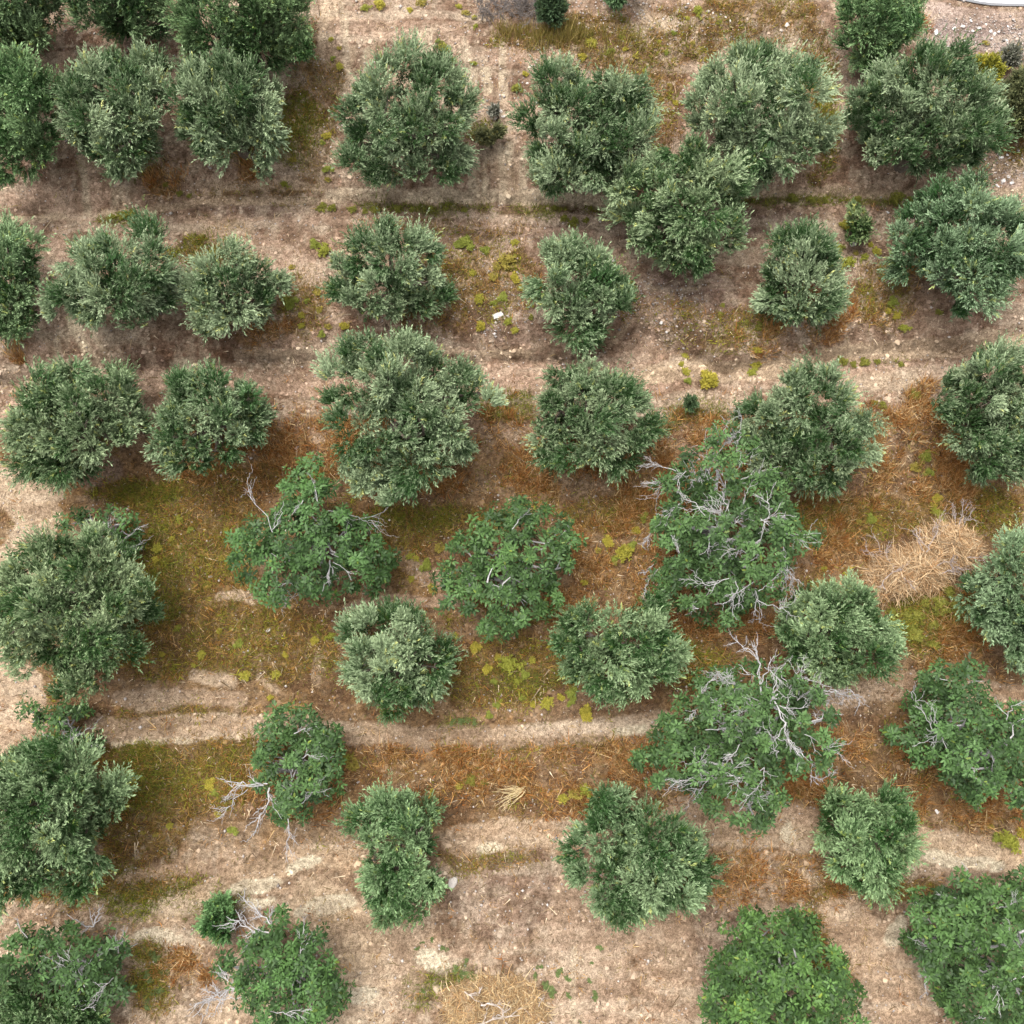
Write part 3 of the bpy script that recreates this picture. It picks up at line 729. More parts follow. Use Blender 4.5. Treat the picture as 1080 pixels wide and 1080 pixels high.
exec_trees = []
G, GB, GD = (1, 1, 1), (0.92, 1.0, 1.06), (0.95, 1.06, 0.88)
OL = [
 ('olive tree cropped by the top left corner of the photo', [(-30,-30),(20,-50),(60,-20),(66,10),(60,30),(45,45),(15,52),(-30,45)], (.62,.72,.58)),
 ('dark olive tree at the top edge beside the corner olive, over reddish soil', [(68,-20),(110,-50),(160,-45),(180,-10),(178,20),(165,35),(140,40),(115,45),(95,25),(75,20)], (.62,.72,.58)),
 ('largest dark green olive tree at the top edge, beside the pale eroded slope', [(182,-30),(250,-55),(315,-35),(328,10),(330,40),(322,65),(300,70),(270,62),(250,68),(225,55),(205,62),(190,45),(183,10)], (.64,.76,.58)),
 ('tall green olive tree cut by the left edge, first of the uppermost full row', [(-25,70),(0,58),(25,55),(38,70),(55,90),(62,115),(58,140),(50,165),(45,180),(20,195),(0,200),(-25,195)], (.85,1.02,.8)),
 ('olive tree with a ragged crown, second from the left edge in the uppermost full row', [(60,120),(65,95),(85,80),(97,60),(110,65),(125,70),(140,52),(155,55),(172,65),(178,80),(182,105),(172,125),(175,150),(160,165),(145,188),(130,190),(110,180),(100,165),(80,155),(65,140)], G),
 ('olive tree with a straw coloured notch in the lower side of its crown', [(183,110),(190,80),(205,70),(215,75),(225,60),(240,52),(250,65),(265,70),(280,75),(297,95),(300,120),(297,150),(303,170),(290,188),(270,175),(262,150),(250,160),(248,185),(230,180),(215,165),(195,150),(186,130)], G),
 ('broad olive tree standing alone above the pale streaked bank, left of centre', [(386,67),(400,58),(427,53),(460,60),(490,77),(490,97),(505,107),(500,127),(493,140),(498,167),(487,182),(470,193),(453,187),(427,187),(400,196),(377,185),(360,180),(357,150),(358,125),(355,105),(370,95),(385,92)], G),
 ('olive tree with two raised tufts, just below the tall pale grass at the top', [(537,110),(558,108),(573,67),(607,62),(617,80),(627,70),(640,67),(653,80),(680,87),(688,113),(683,147),(680,167),(660,187),(633,200),(600,197),(580,203),(563,193),(560,167),(557,150),(543,143),(537,127)], G),
 ('bright silvery olive tree crossing the upper track, touching two olives above it', [(637,200),(650,180),(672,175),(690,165),(695,150),(710,152),(720,145),(733,147),(753,157),(767,170),(782,170),(787,187),(790,207),(785,233),(780,260),(763,270),(747,280),(733,297),(713,285),(687,277),(663,263),(663,240),(643,227),(633,213)], (1.1,1.1,1.05)),
 ('large silvery round olive tree above the upper track, with pale brushed shoots', [(723,113),(730,90),(747,73),(767,50),(793,48),(820,50),(837,60),(860,67),(867,87),(877,100),(863,113),(883,133),(880,150),(863,163),(847,170),(830,183),(813,197),(793,193),(783,180),(763,157),(740,147),(727,137)], (1.12,1.1,1.12)),
 ('widest olive tree of the upper right, beside the bright yellow bush', [(892,103),(907,93),(933,67),(960,67),(973,50),(997,47),(1020,53),(1027,73),(1047,87),(1053,113),(1057,147),(1040,167),(1020,177),(1000,187),(980,173),(967,187),(950,177),(920,173),(910,147),(897,127)], G),
 ('smaller dark olive tree cut by the top edge, near the gravel and the road', [(890,-20),(960,-20),(968,10),(970,30),(965,50),(940,65),(925,78),(905,75),(890,60),(883,40),(887,10)], (.82,.98,.78)),
 ('small twin-lobed olive tree beside the grey green sapling', [(800,283),(807,257),(820,245),(860,237),(875,253),(883,277),(890,300),(883,330),(863,345),(847,337),(830,337),(810,335),(795,325),(797,310),(812,298)], G),
 ('bluish green olive tree below the upper track at the right edge, one shoot reaching up', [(935,248),(950,228),(973,213),(987,197),(1010,200),(1027,187),(1040,203),(1067,217),(1085,235),(1088,275),(1073,300),(1057,317),(1040,327),(1013,335),(997,323),(993,300),(973,287),(953,293),(937,288),(947,267)], (.9,1.0,1.0)),
 ('olive tree cut by the left edge, just below the upper track', [(-25,240),(0,235),(20,240),(45,250),(48,270),(40,290),(35,310),(38,340),(20,355),(0,362),(-25,350)], (.9,1,.88)),
 ('olive tree with a pointed shoot at its upper right, above the wheel ruts', [(58,273),(87,260),(103,240),(133,247),(143,233),(163,230),(173,247),(182,277),(187,300),(188,320),(173,330),(157,330),(143,343),(130,347),(113,333),(93,343),(70,337),(47,333),(50,313),(63,300)], G),
 ('small round olive tree left of the spurge covered slope, third from the left edge', [(195,300),(200,280),(230,270),(247,257),(267,253),(270,270),(293,283),(307,300),(297,320),(283,333),(270,347),(247,353),(227,358),(210,350),(203,333),(193,320)], G),
 ('olive tree between the yellow green spurge slope and the white rock', [(345,290),(360,257),(387,243),(413,230),(427,247),(453,237),(467,253),(473,277),(483,300),(483,313),(467,320),(457,333),(437,327),(423,337),(403,347),(380,333),(357,330),(347,310)], G),
 ('small olive tree right of the white rock, ending at the crumbling bank', [(557,297),(573,280),(567,263),(580,252),(607,250),(623,263),(637,267),(657,277),(663,300),(660,330),(647,350),(630,362),(610,371),(598,360),(583,340),(565,325),(553,310)], (1,1.02,1)),
 ('wide olive tree near the left edge, below the wheel ruts', [(3,463),(13,437),(17,417),(37,403),(43,387),(63,387),(87,383),(110,390),(130,380),(137,403),(143,427),(163,450),(157,467),(140,473),(113,477),(103,493),(83,500),(63,513),(43,507),(20,500),(10,487)], (1.02,1.03,.98)),
 ('olive tree with a flat right shoulder, just below the left end of the crumbling bank', [(160,473),(167,447),(180,427),(175,403),(197,390),(223,383),(240,397),(267,410),(280,427),(290,447),(287,460),(267,470),(250,487),(233,490),(220,507),(193,510),(180,497),(163,497)], (1,1.02,1)),
 ('largest olive tree of all, with a long arm to the right, below the crumbling bank', [(343,410),(345,390),(360,365),(385,355),(405,358),(420,345),(445,350),(462,370),(465,385),(480,385),(510,390),(530,405),(530,420),(515,432),(497,445),(495,460),(503,470),(512,485),(495,495),(475,487),(465,500),(450,515),(430,525),(410,537),(395,530),(380,520),(370,505),(360,490),(347,475),(350,450),(340,430)], G),
 ('olive tree with one tuft hanging below, standing over orange dry grass near the centre', [(567,407),(577,390),(610,388),(623,372),(637,390),(660,397),(673,410),(700,413),(693,433),(703,453),(687,463),(680,487),(660,497),(640,503),(607,500),(593,515),(587,503),(567,490),(560,470),(567,443)], (1,1,.98)),
 ('dense olive tree touching the upper right of the biggest bare-twigged fig', [(780,440),(790,420),(817,410),(823,390),(853,380),(873,380),(887,403),(900,423),(910,437),(933,440),(927,463),(923,487),(910,497),(890,503),(877,523),(853,513),(837,523),(820,507),(803,507),(790,487),(783,460)], G),
 ('olive tree cut by the right edge, above rusty dry grass', [(983,423),(1003,393),(1027,373),(1050,363),(1070,373),(1095,375),(1105,420),(1095,480),(1075,505),(1050,508),(1030,500),(1013,488),(1000,475),(1003,455),(990,440)], G),
 ('big grey green olive tree at the left edge with a small fig behind it', [(-15,620),(0,593),(20,587),(30,573),(67,563),(100,560),(117,573),(140,587),(143,607),(167,623),(180,637),(160,653),(147,660),(150,690),(140,703),(113,703),(105,722),(80,738),(60,738),(55,710),(43,693),(33,713),(20,713),(0,690),(-15,670)], (1.05,1.05,.98)),
 ('olive tree with splayed pale tufts, between two figs and the middle path', [(355,690),(360,665),(380,645),(395,635),(410,645),(425,640),(440,648),(455,640),(460,660),(475,680),(480,700),(475,725),(455,735),(435,735),(420,755),(400,755),(385,745),(370,725),(358,710)], (1.03,1.05,1.02)),
 ('low wide olive tree beneath the gap between two figs, right of centre', [(577,693),(590,660),(603,640),(630,637),(653,640),(673,620),(697,627),(703,653),(723,667),(727,690),(720,705),(700,715),(690,725),(665,735),(640,738),(620,728),(605,725),(595,705)], (.95,1.02,.92)),
 ('olive tree between the two biggest figs and the straw heap', [(813,667),(830,640),(850,620),(877,617),(897,613),(920,627),(923,643),(940,657),(953,677),(950,693),(933,707),(910,720),(893,727),(867,725),(847,713),(830,693)], (.95,1.03,.92)),
 ('dark olive tree cut by the right edge, beside the straw heap', [(1010,630),(1030,607),(1050,573),(1070,560),(1095,560),(1110,600),(1110,680),(1090,708),(1065,705),(1055,685),(1040,670),(1020,650)], (.85,.95,.9)),
 ('large spreading olive tree at the left edge beside thick green brown grass', [(-30,810),(0,803),(20,800),(30,783),(67,780),(97,793),(100,817),(130,820),(133,840),(123,863),(100,877),(103,900),(130,913),(132,923),(97,927),(87,947),(60,933),(30,940),(15,960),(0,965),(-30,950)], (.95,1.02,.92)),
 ('narrow upright olive tree standing across the lower path', [(365,863),(387,850),(407,833),(430,833),(440,850),(463,853),(460,883),(443,907),(467,920),(463,937),(450,947),(447,970),(423,982),(410,967),(387,950),(377,927),(370,907),(387,900),(380,877)], (.88,1.02,.86)),
 ('dark broad olive tree on the lower path with a grey green centre', [(593,927),(598,897),(606,868),(618,842),(650,830),(673,843),(693,860),(715,860),(735,880),(743,900),(745,935),(740,950),(715,957),(700,955),(685,965),(670,965),(655,975),(637,985),(628,970),(625,945),(605,940)], (.9,.98,.9)),
 ('compact olive tree standing on the lower path near the cream bare patch', [(860,890),(870,860),(863,843),(887,833),(910,840),(933,823),(953,840),(960,857),(972,873),(967,897),(953,910),(940,920),(937,933),(917,943),(893,933),(877,923),(870,907)], (.9,1.04,.86)),
 ('olive foliage at the bottom left corner, in front of the corner fig', [(-20,1050),(0,1035),(30,1042),(50,1060),(90,1058),(110,1068),(100,1095),(40,1110),(-20,1100)], (.95,1.03,.9)),
 ('dark tree crown dipping into the top edge, right of the dead bush', [(640,-20),(655,-40),(675,-20),(668,5),(660,18),(648,18),(641,5)], (.6,.75,.6)),
]
for i, (lb, poly, tint) in enumerate(OL):
    olive(lb, poly, tint, i)

FG = [
 ('fig tree with grey bare shoots above its crown, left half of the middle bench', [(247,590),(250,560),(270,552),(290,547),(300,520),(315,495),(335,480),(340,505),(352,528),(365,540),(385,553),(400,570),(413,590),(413,610),(400,625),(380,628),(355,620),(340,632),(320,625),(295,640),(275,625),(260,610)],
  [(289,562,262,522,1),(288,560,300,530,1),(335,535,330,510,2),(345,540,405,556,3),(350,545,398,545,2),(347,590,338,625,2,.034),(350,592,366,603,1),(290,625,284,640,1),(320,530,308,545,1)], (.85,.95,.85), 2),
 ('round leafy fig tree right of the centre of the middle bench, almost without bare twigs', [(463,607),(483,590),(483,570),(507,550),(527,540),(550,533),(573,533),(587,553),(607,560),(610,590),(603,607),(590,613),(587,637),(567,653),(550,667),(527,670),(503,663),(483,650),(470,633)],
  [(540,560,552,540,1),(585,570,600,558,1)], (1,1.02,.95), 0),
 ('largest fig tree, tangled with grey bare twigs, touching the dense olive above it', [(690,560),(700,520),(715,490),(740,480),(755,460),(775,450),(790,470),(795,500),(820,510),(840,530),(835,555),(860,560),(872,567),(860,578),(840,580),(830,600),(825,620),(810,630),(800,645),(780,645),(760,662),(745,650),(725,640),(705,635),(690,610),(700,590)],
  [(765,515,778,452,3),(767,510,745,475,2),(775,512,803,499,2),(760,512,740,496,2),(745,545,705,515,3),(772,555,732,535,3),(772,556,785,525,2),(800,548,845,572,3),(805,548,795,575,2),(800,550,825,545,1),(790,585,768,578,2),(790,590,800,580,1),(810,585,840,612,3),(795,620,800,655,2),(725,595,718,575,1),(718,535,700,548,1),(690,560,680,574,2),(695,600,682,625,2),(690,595,680,603,1),(775,610,778,635,1),(830,600,826,620,1)], G, 16),
 ('fig tree with a crest of long white branches, below the lower of the twin olives', [(690,790),(700,760),(720,740),(740,715),(760,710),(780,705),(800,690),(820,710),(850,725),(870,745),(885,760),(880,790),(870,815),(850,820),(825,815),(822,850),(810,862),(797,882),(790,865),(765,860),(745,850),(735,835),(700,830),(668,797)],
  [(802,735,797,690,2,.036),(797,695,776,678,1,.022),(810,743,845,715,3,.034),(800,742,765,718,3),(815,742,832,790,3,.034),(805,745,780,755,2),(822,735,860,730,3),(840,735,843,708,2),(865,728,900,735,3),(895,728,905,742,1),(755,815,712,822,4),(753,816,735,795,2),(756,815,728,838,3),(805,808,770,815,3),(805,808,790,835,2),(770,745,755,742,1),(845,775,875,795,3),(855,765,880,755,2),(850,795,872,812,1),(760,740,762,760,1),(742,745,730,760,1),(780,785,766,800,2)], G, 13),
 ('fig tree at the right edge with a leafy arm stretching left over orange grass', [(933,768),(955,770),(968,760),(960,730),(975,708),(1000,705),(1025,705),(1035,730),(1050,742),(1068,745),(1095,750),(1105,800),(1090,850),(1075,855),(1055,835),(1035,850),(1015,840),(1000,825),(985,805),(970,803),(968,790),(945,785)],
  [(985,770,968,745,2),(990,775,972,783,2),(1045,795,1055,830,2),(1060,760,1080,740,2),(1000,790,985,760,1),(965,725,972,745,2)], (1,1.05,1), 3),
 ('small fig tree with white dead branches hanging from its lower left side', [(275,787),(283,757),(310,747),(330,763),(353,770),(353,793),(357,810),(340,837),(320,860),(300,870),(287,853),(293,833),(267,843),(263,823),(283,817),(273,803)],
  [(283,826,238,824,3,.03),(285,830,268,880,3,.034),(262,832,236,855,3),(304,862,303,897,3),(310,775,335,768,2),(318,800,340,795,1)], G, 1),
 ('little fig with sparse leaves behind the spreading olive at the left edge', [(17,778),(20,760),(35,745),(55,755),(80,745),(103,752),(95,770),(105,785),(85,790),(65,785),(45,772),(25,765)],
  [(45,775,80,780,1),(70,785,62,757,1),(75,785,72,762,2),(90,785,110,788,1)], (.9,.98,.9), 0),
 ('little fig mostly of bare grey twigs behind the big grey green olive', [(65,555),(75,540),(95,535),(115,535),(140,538),(150,560),(150,575),(135,580),(110,570),(88,560)],
  [(115,570,120,540,2),(115,572,95,545,2),(120,575,145,555,2),(125,578,152,573,2),(110,570,90,550,2),(122,578,142,582,2)], (.85,.92,.88), 0),
 ('round bright green fig tree at the bottom edge, without any bare branches', [(747,1035),(760,1005),(770,985),(785,965),(810,962),(835,965),(858,968),(862,985),(880,1005),(890,1030),(903,1060),(905,1090),(880,1110),(800,1115),(760,1100),(745,1065)], [], (1.12,1.16,.85), 0),
 ('big fig tree in the bottom right corner with curling white twigs', [(958,985),(965,950),(985,940),(1005,927),(1040,935),(1063,925),(1085,917),(1110,950),(1110,1050),(1080,1090),(1040,1090),(1010,1075),(990,1055),(975,1025),(960,1005)],
  [(985,975,965,955,2),(985,1005,958,988,2),(990,1020,978,1030,1),(1070,1030,1045,1055,3),(1075,1030,1095,1020,2),(1060,1000,1085,990,2),(1050,960,1075,950,3),(1010,950,990,945,1),(1040,1070,1020,1075,1)], (.95,1,.9), 3),
 ('fig tree with grey dead branches on its left, beside the small dark green bush', [(250,1030),(258,1005),(275,985),(285,965),(310,970),(340,990),(350,1010),(358,1035),(355,1060),(340,1085),(300,1090),(270,1070),(255,1050),(238,1025),(222,1012),(245,1008)],
  [(285,985,240,968,3,.032),(288,980,262,948,2,.03),(288,978,285,955,1),(258,1042,205,1072,4,.034),(258,1040,225,1025,3),(262,1050,222,1050,3),(285,1065,318,1062,0)], (.95,1.05,.9), 1),
 ('fig tree with a forked white shoot in the bottom left corner', [(-20,1010),(0,990),(25,985),(45,982),(75,978),(105,990),(125,985),(135,1000),(120,1020),(140,1045),(120,1055),(110,1065),(90,1075),(50,1050),(20,1045),(-20,1050)],
  [(97,978,70,965,1,.03),(98,978,108,955,1,.03),(98,976,93,958,0,.022),(88,1040,82,1010,2),(30,990,20,970,1),(60,1005,72,1015,1),(100,1010,125,995,2),(85,1030,60,1015,2),(120,1030,105,1045,2)], (.85,.92,.88), 3),
]
for i, (lb, poly, bare, tint, rnd) in enumerate(FG):
    fig(lb, poly, bare, tint, i, rnd=rnd, dens=0.55 if 'little' in lb else 0.62 if 'forked' in lb else 1.0)

# ------------------------------------------------------------------ shrubs and saplings
olive('grey green sapling beside the small twin-lobed olive', [(887,250),(890,225),(900,212),(912,215),(917,235),(915,250),(903,256)], (1.05,1.05,.85), 201, kind='olive_sapling', group=None, cat='sapling', sp=0.34, inset=0.22, rad=(.22,.5), dens=.4)
olive('small dark green bush beside the fig with grey dead branches', [(213,970),(217,952),(230,941),(242,948),(246,972),(238,990),(224,994),(213,984)], (.6,.85,.58), 202, kind='bush', group=None, cat='bush', sp=0.3, inset=0.2, rad=(.24,.5), upb=0.4, dens=.45)
PAL_GG = (np.array([0.085, 0.10, 0.04]), np.array([0.22, 0.22, 0.10]))
PAL_YE = (np.array([0.19, 0.19, 0.02]), np.array([0.40, 0.37, 0.05]))
PAL_GY = (np.array([0.16, 0.16, 0.12]), np.array([0.34, 0.33, 0.27]))
def bush(lb, poly, pal, seed, dens=1.0): olive(lb, poly, (1, 1, 1), seed, dens, kind='bush', group=None, cat='bush', sp=0.32, inset=0.12, rad=(.3, .42), pal=pal, upb=.6)
bush('low olive brown bush cut by the right edge below the gravel', [(1055,120),(1060,95),(1070,80),(1095,80),(1095,140),(1070,140)], PAL_GG, 203)
bush('bright yellow bush at the upper right side of the widest olive', [(1023,80),(1030,64),(1045,62),(1056,72),(1050,86),(1035,90)], PAL_YE, 204)
bush('low grey green bush between the two upper track olives, beside pale stones', [(504,149),(508,139),(520,134),(532,138),(531,147),(518,152)], PAL_GG, 205)
bush('small pale grey plant between the two olives above the streaked bank', [(515,118),(520,111),(530,112),(533,120),(524,126)], PAL_GY, 206, .6)
bush('small dark green bush at the top edge beside the grey dead bush', [(568,10),(575,-5),(588,-8),(594,8),(590,24),(574,27)], (np.array([0.03,0.06,0.025]), np.array([0.07,0.11,0.05])), 207)
bush('small round dark green bush right of the hanging tuft olive', [(720,428),(724,418),(733,418),(738,427),(730,434)], (np.array([0.05,0.10,0.04]), np.array([0.12,0.17,0.08])), 208)
bush('pale grey bush above the low olive brown bush at the right edge', [(1052,70),(1058,55),(1070,50),(1078,60),(1070,74)], PAL_GY, 209, .6)

# grey dead bush at the top edge
def dead_bush(u, v, w, lb, seed, n=26):
    rng = np.random.default_rng(seed); b = P(u, v)
    r = empty('dead_bush', b, lb, 'dead bush'); A = Acc(); B = Acc()
    for i in range(n):
        a = b + np.array([rng.uniform(-w, w), rng.uniform(-.4, .4), 0]); a[2] = height(a[0], a[1])
        e = a + np.array([rng.normal(0, .45), rng.normal(0, .45), rng.uniform(.5, 1.0)])
        branch(A if i < n * .4 else B, a, e, rng, 0.014, 4, b)
    A.build('stem', M_BARKGREY, r); B.build('twig', M_BARKGREY, r)
M_BARKGREY = wood_mat('grey_twig', (0.13, 0.11, 0.10), (0.26, 0.23, 0.21), 20)
dead_bush(537, 14, 1.15, 'grey leafless dead bush at the top edge above the tall pale grass', 31, 70)

# ------------------------------------------------------------------ spurge and weeds: each plant a thing
def herb_mesh(name, rng, pal, nst=70, flat=0.55):
    """dome of short leafy stems, radius 0.5"""
    n = nst; th = rng.uniform(0, 6.283, n); rr = 0.42 * np.sqrt(rng.random(n)) * rng.uniform(.75, 1.15, n)
    # uneven outline: a few sub-clumps
    sub = rng.normal(0, 0.15, (5, 2)); k = rng.integers(0, 5, n)
    bx = sub[k, 0] + rr * 0.6 * np.cos(th); by = sub[k, 1] + rr * 0.6 * np.sin(th)
    hz = flat * (0.55 - 0.6 * np.hypot(bx, by)) * rng.uniform(.7, 1.2, n) + 0.06
    per = 12; t = np.repeat(np.arange(n), per); m = n * per
    ph = rng.uniform(0, 6.283, m); el = rng.uniform(-0.2, 0.9, m)
    ld = np.stack([np.cos(ph) * np.cos(el), np.sin(ph) * np.cos(el), np.sin(el)], 1)
    pos = np.stack([bx[t], by[t], hz[t] * rng.uniform(.45, 1.0, m)], 1)
    side = norm(np.cross(ld, np.array([0, 0, 1.0]) + rng.normal(0, .3, (m, 3))))
    L_ = rng.uniform(.07, .15, m)[:, None]; W_ = rng.uniform(.014, .03, m)[:, None]
    v = np.empty((m, 4, 3)); v[:, 0] = pos; v[:, 1] = pos + ld * L_ * .6 + side * W_; v[:, 2] = pos + ld * L_; v[:, 3] = pos + ld * L_ * .6 - side * W_
    q = np.clip(rng.normal(.5, .25, n)[t] + rng.normal(0, .15, m), 0, 1)[:, None]
    c = pal[0] * (1 - q) + pal[1] * q
    ob = mesh_from(name, v.reshape(-1, 3), np.arange(m * 4).reshape(m, 4), mat=M_HERB, colors=c)
    me = ob.data; bpy.data.objects.remove(ob); return me
PAL_SP = (np.array([0.20, 0.19, 0.022]), np.array([0.42, 0.38, 0.06]))
PAL_SD = (np.array([0.13, 0.135, 0.022]), np.array([0.28, 0.27, 0.05]))
PAL_WD = (np.array([0.08, 0.115, 0.035]), np.array([0.17, 0.22, 0.075]))
hr = np.random.default_rng(77)
SPM = [herb_mesh('spurge_clump', hr, tuple(p * q for p in PAL_SP), nst=n, flat=fl) for n, q, fl in ((50, np.array([1, 1, 1]), .55), (70, np.array([.8, .9, .9]), .7), (90, np.array([1.1, 1.02, 1]), .5), (34, np.array([.9, .8, 1.1]), .45), (60, np.array([.7, .85, 1]), .6))]
SDM = [herb_mesh('spurge_clump', hr, PAL_SD, nst=n) for n in (50, 80)]
WDM = [herb_mesh('green_weed', hr, PAL_WD, nst=n, flat=.4) for n in (40, 60)]

def herbs(pts, label, group, meshes=SPM, kind='spurge_clump', cat='shrub', big=None, flat=1.0):
    for i, (u, v, s) in enumerate(pts):
        o = bpy.data.objects.new(kind, meshes[(i * 7 + int(u)) % len(meshes)]); C.objects.link(o)
        p = P(u, v, 0.0); o.location = (p[0], p[1], p[2] - 0.01)
        d = s / PXM * (0.8 if kind == 'green_weed' else 1.05)
        o.scale = (d * random.uniform(.9, 1.25), d * random.uniform(.85, 1.1), d * random.uniform(.8, 1.1) * flat)
        o.rotation_euler = (0, 0, random.uniform(0, 6.28))
        lb = big if (big and i == 0) else label
        tag(o, lb, cat, group if lb == label else group)
SPG = 'yellow green spurge clumps'
herbs([(533,277,28),(492,261,24),(510,264,14),(544,256,11),(520,294,14),(542,293,14),(498,290,12),(506,315,15),(528,315,15),(550,305,11),(507,347,15),(543,350,12),(520,320,9),(535,340,10),(525,283,14)],
      'yellow green spurge clump on the slope around the white rock', SPG, big='largest yellow green spurge dome above the white rock')
herbs([(341,267,16),(332,257,14),(310,320,18),(307,283,9),(335,310,12),(338,326,11),(318,345,11),(340,352,11),(300,315,9),(345,345,10),(362,345,14),(318,332,10),(325,318,8)],
      'yellow green spurge clump just right of the small round olive', SPG, big='largest yellow green spurge clump beside the small round olive')
herbs([(625,48,16),(615,62,12),(645,55,11),(655,40,8),(670,60,12),(695,45,8),(702,57,9),(710,35,8),(680,75,7),(705,90,7),(712,108,8),(690,130,7),(553,78,8),(500,68,8),(595,95,10),(608,72,9),(660,52,8),(667,88,7),(697,105,7),(700,120,7),(687,100,6)],
      'yellow spurge tuft on the dry slope right of the tall pale grass', SPG, big='brightest yellow spurge tuft right of the tall pale grass')
herbs([(402,8,16),(446,4,16),(433,12,9),(385,10,11),(490,15,12),(500,20,9),(483,8,9),(502,28,7)], 'yellow spurge tuft at the top edge left of the dead bush', SPG)
herbs([(468,52,16),(478,65,11),(466,66,12),(462,44,8),(545,95,15),(500,140,8)], 'dull spurge tuft on the slope beside the broad streaked-bank olive', SPG, SDM)
herbs([(350,42,8),(358,70,12),(343,145,12),(348,180,14),(310,170,14),(358,52,8),(352,62,7),(340,150,8),(300,195,9),(345,190,9)], 'spurge tuft on the strip left of the broad streaked-bank olive', SPG)
herbs([(340,220,16),(350,221,12),(372,222,12),(395,222,11),(420,222,11),(455,222,12),(470,221,8),(385,223,9),(435,222,9),(490,222,8),(130,228,16),(140,226,12),(118,230,10),(190,205,10),(200,207,8),(175,195,9)],
      'spurge tuft growing along the foot of the upper track bank', SPG, SDM)
herbs([(595,232,12),(605,236,16),(618,233,10),(585,220,8),(650,222,9),(680,222,9)], 'low dull spurge on the upper track between the centre olives', SPG, SDM)
herbs([(736,13,14),(731,45,8),(744,63,8),(724,20,7),(760,8,6)], 'yellow spurge tuft above the large silvery round olive', SPG)
herbs([(1038,46,11)], 'lone yellow spurge tuft in the pinkish gravel below the road', SPG)
herbs([(890,240,18),(923,265,14),(912,272,11),(895,278,16),(883,262,14),(903,268,9),(918,258,9)], 'yellow green spurge clump around the grey green sapling', SPG)
herbs([(939,320,17),(945,335,11),(952,346,11),(936,330,9)], 'yellow green spurge clump below the bluish right edge olive', SPG)
herbs([(835,210,14),(855,211,11),(903,212,12),(945,210,18),(960,211,10),(870,212,9)], 'spurge tuft along the track foot at the upper right', SPG, SDM)
herbs([(990,330,9),(762,322,6),(800,345,12),(787,340,7),(662,303,18),(665,315,12),(560,335,8),(760,332,7)], 'small spurge tuft on bare soil in the upper right rows', SPG, SDM)
herbs([(747,406,30)], 'wide yellow green spurge mat below the pale track, above the hanging tuft olive', SPG)
herbs([(797,370,12),(798,385,15),(792,393,10),(724,375,10),(722,392,12),(724,402,10),(718,385,8)], 'spurge tuft on the edge of the pale track right of centre', SPG)
herbs([(888,382,14),(912,383,14),(900,385,10),(925,382,9),(965,418,14),(930,428,11),(922,425,9),(950,385,8)], 'spurge tuft beside the pale track between the dense olive and the right edge olive', SPG, SDM)
herbs([(963,494,18),(977,480,15),(980,500,12),(972,488,10),(989,525,12),(986,540,12),(992,552,12),(983,533,9),(918,546,14),(905,550,9),(870,600,9)], 'yellow green spurge clump on the dry bench above the straw heap', SPG)
herbs([(965,670,22),(945,660,16),(990,640,24),(1000,625,16),(985,680,14),(955,650,14),(967,650,12),(940,645,11),(985,660,14),(975,635,12),(1005,640,12)], 'olive yellow spurge clump in the patch below the straw heap', SPG, SDM)
herbs([(165,580,13),(165,592,10),(200,560,9),(190,550,11),(235,590,11),(240,560,9),(221,618,10),(152,575,8),(160,560,7),(182,568,8)], 'yellow spurge tuft in the grass beside the little bare fig', SPG)
herbs([(260,713,15),(293,711,13),(250,680,11),(214,690,11),(188,663,9),(152,693,7),(170,690,7),(333,675,11),(350,672,11),(232,665,7),(205,702,7),(300,690,8)], 'yellow spurge tuft in the brown grass left of the splayed olive', SPG)
herbs([(463,580,17),(447,598,15),(432,587,9),(434,612,10),(455,620,15),(440,590,8)], 'yellow green spurge clump between two figs on the middle bench', SPG)
herbs([(660,583,26),(640,570,14),(650,590,11),(668,575,12),(630,580,9),(672,560,12),(615,615,10),(680,545,12)], 'yellow green spurge clump left of the largest fig', SPG, big='biggest spurge dome just left of the largest fig')
herbs([(536,700,20),(515,705,13),(503,682,15),(553,710,12),(562,697,9),(480,670,9),(525,695,10),(520,718,8),(545,718,8)], 'yellow spurge clump right of the splayed olive', SPG)
herbs([(617,750,19),(578,740,17),(550,736,9),(523,743,9),(516,753,9),(562,742,9),(590,735,9),(605,730,15),(603,742,9)], 'yellow spurge tuft on the bank above the middle path', SPG, big='roundest spurge tuft at the edge of the middle path')
herbs([(605,837,22),(595,842,14),(617,832,16),(374,808,20),(496,822,16),(483,829,11),(510,825,9),(365,800,12)], 'spurge clump in the dry grass below the middle path', SPG, SPM + SDM)
herbs([(222,825,13),(227,835,9),(143,823,9),(152,878,9),(165,880,9),(180,870,9),(247,877,13),(229,858,9),(286,735,7),(205,825,8),(135,815,7)], 'yellow spurge tuft in the thick grass right of the spreading left olive', SPG)
herbs([(1061,885,20),(1075,878,15),(1050,882,12),(1070,890,12),(1045,872,9)], 'yellow spurge clump under the right edge fig by the lower path', SPG)
WG = 'small green weeds'
herbs([(468,1000,10),(578,1040,15),(583,1048,13),(590,1026,11),(599,1032,10),(624,1016,6),(627,1050,12),(600,1050,9),(612,1078,5),(632,1000,9),(570,1020,8),(622,1034,7),(565,1030,9)],
      'small green weed on the bare soil at the bottom', WG, WDM, 'green_weed', 'weed')
herbs([(497,1032,20),(488,1028,12),(510,1036,12),(480,1022,10),(492,1014,10),(484,1036,9)], 'green weed at the back of the straw and branch pile', WG, WDM, 'green_weed', 'weed', big='biggest green weed behind the straw and branch pile')
herbs([(447,1045,7),(440,1000,7),(446,994,6),(456,991,7)], 'tiny green weed left of the straw and branch pile', WG, WDM, 'green_weed', 'weed')
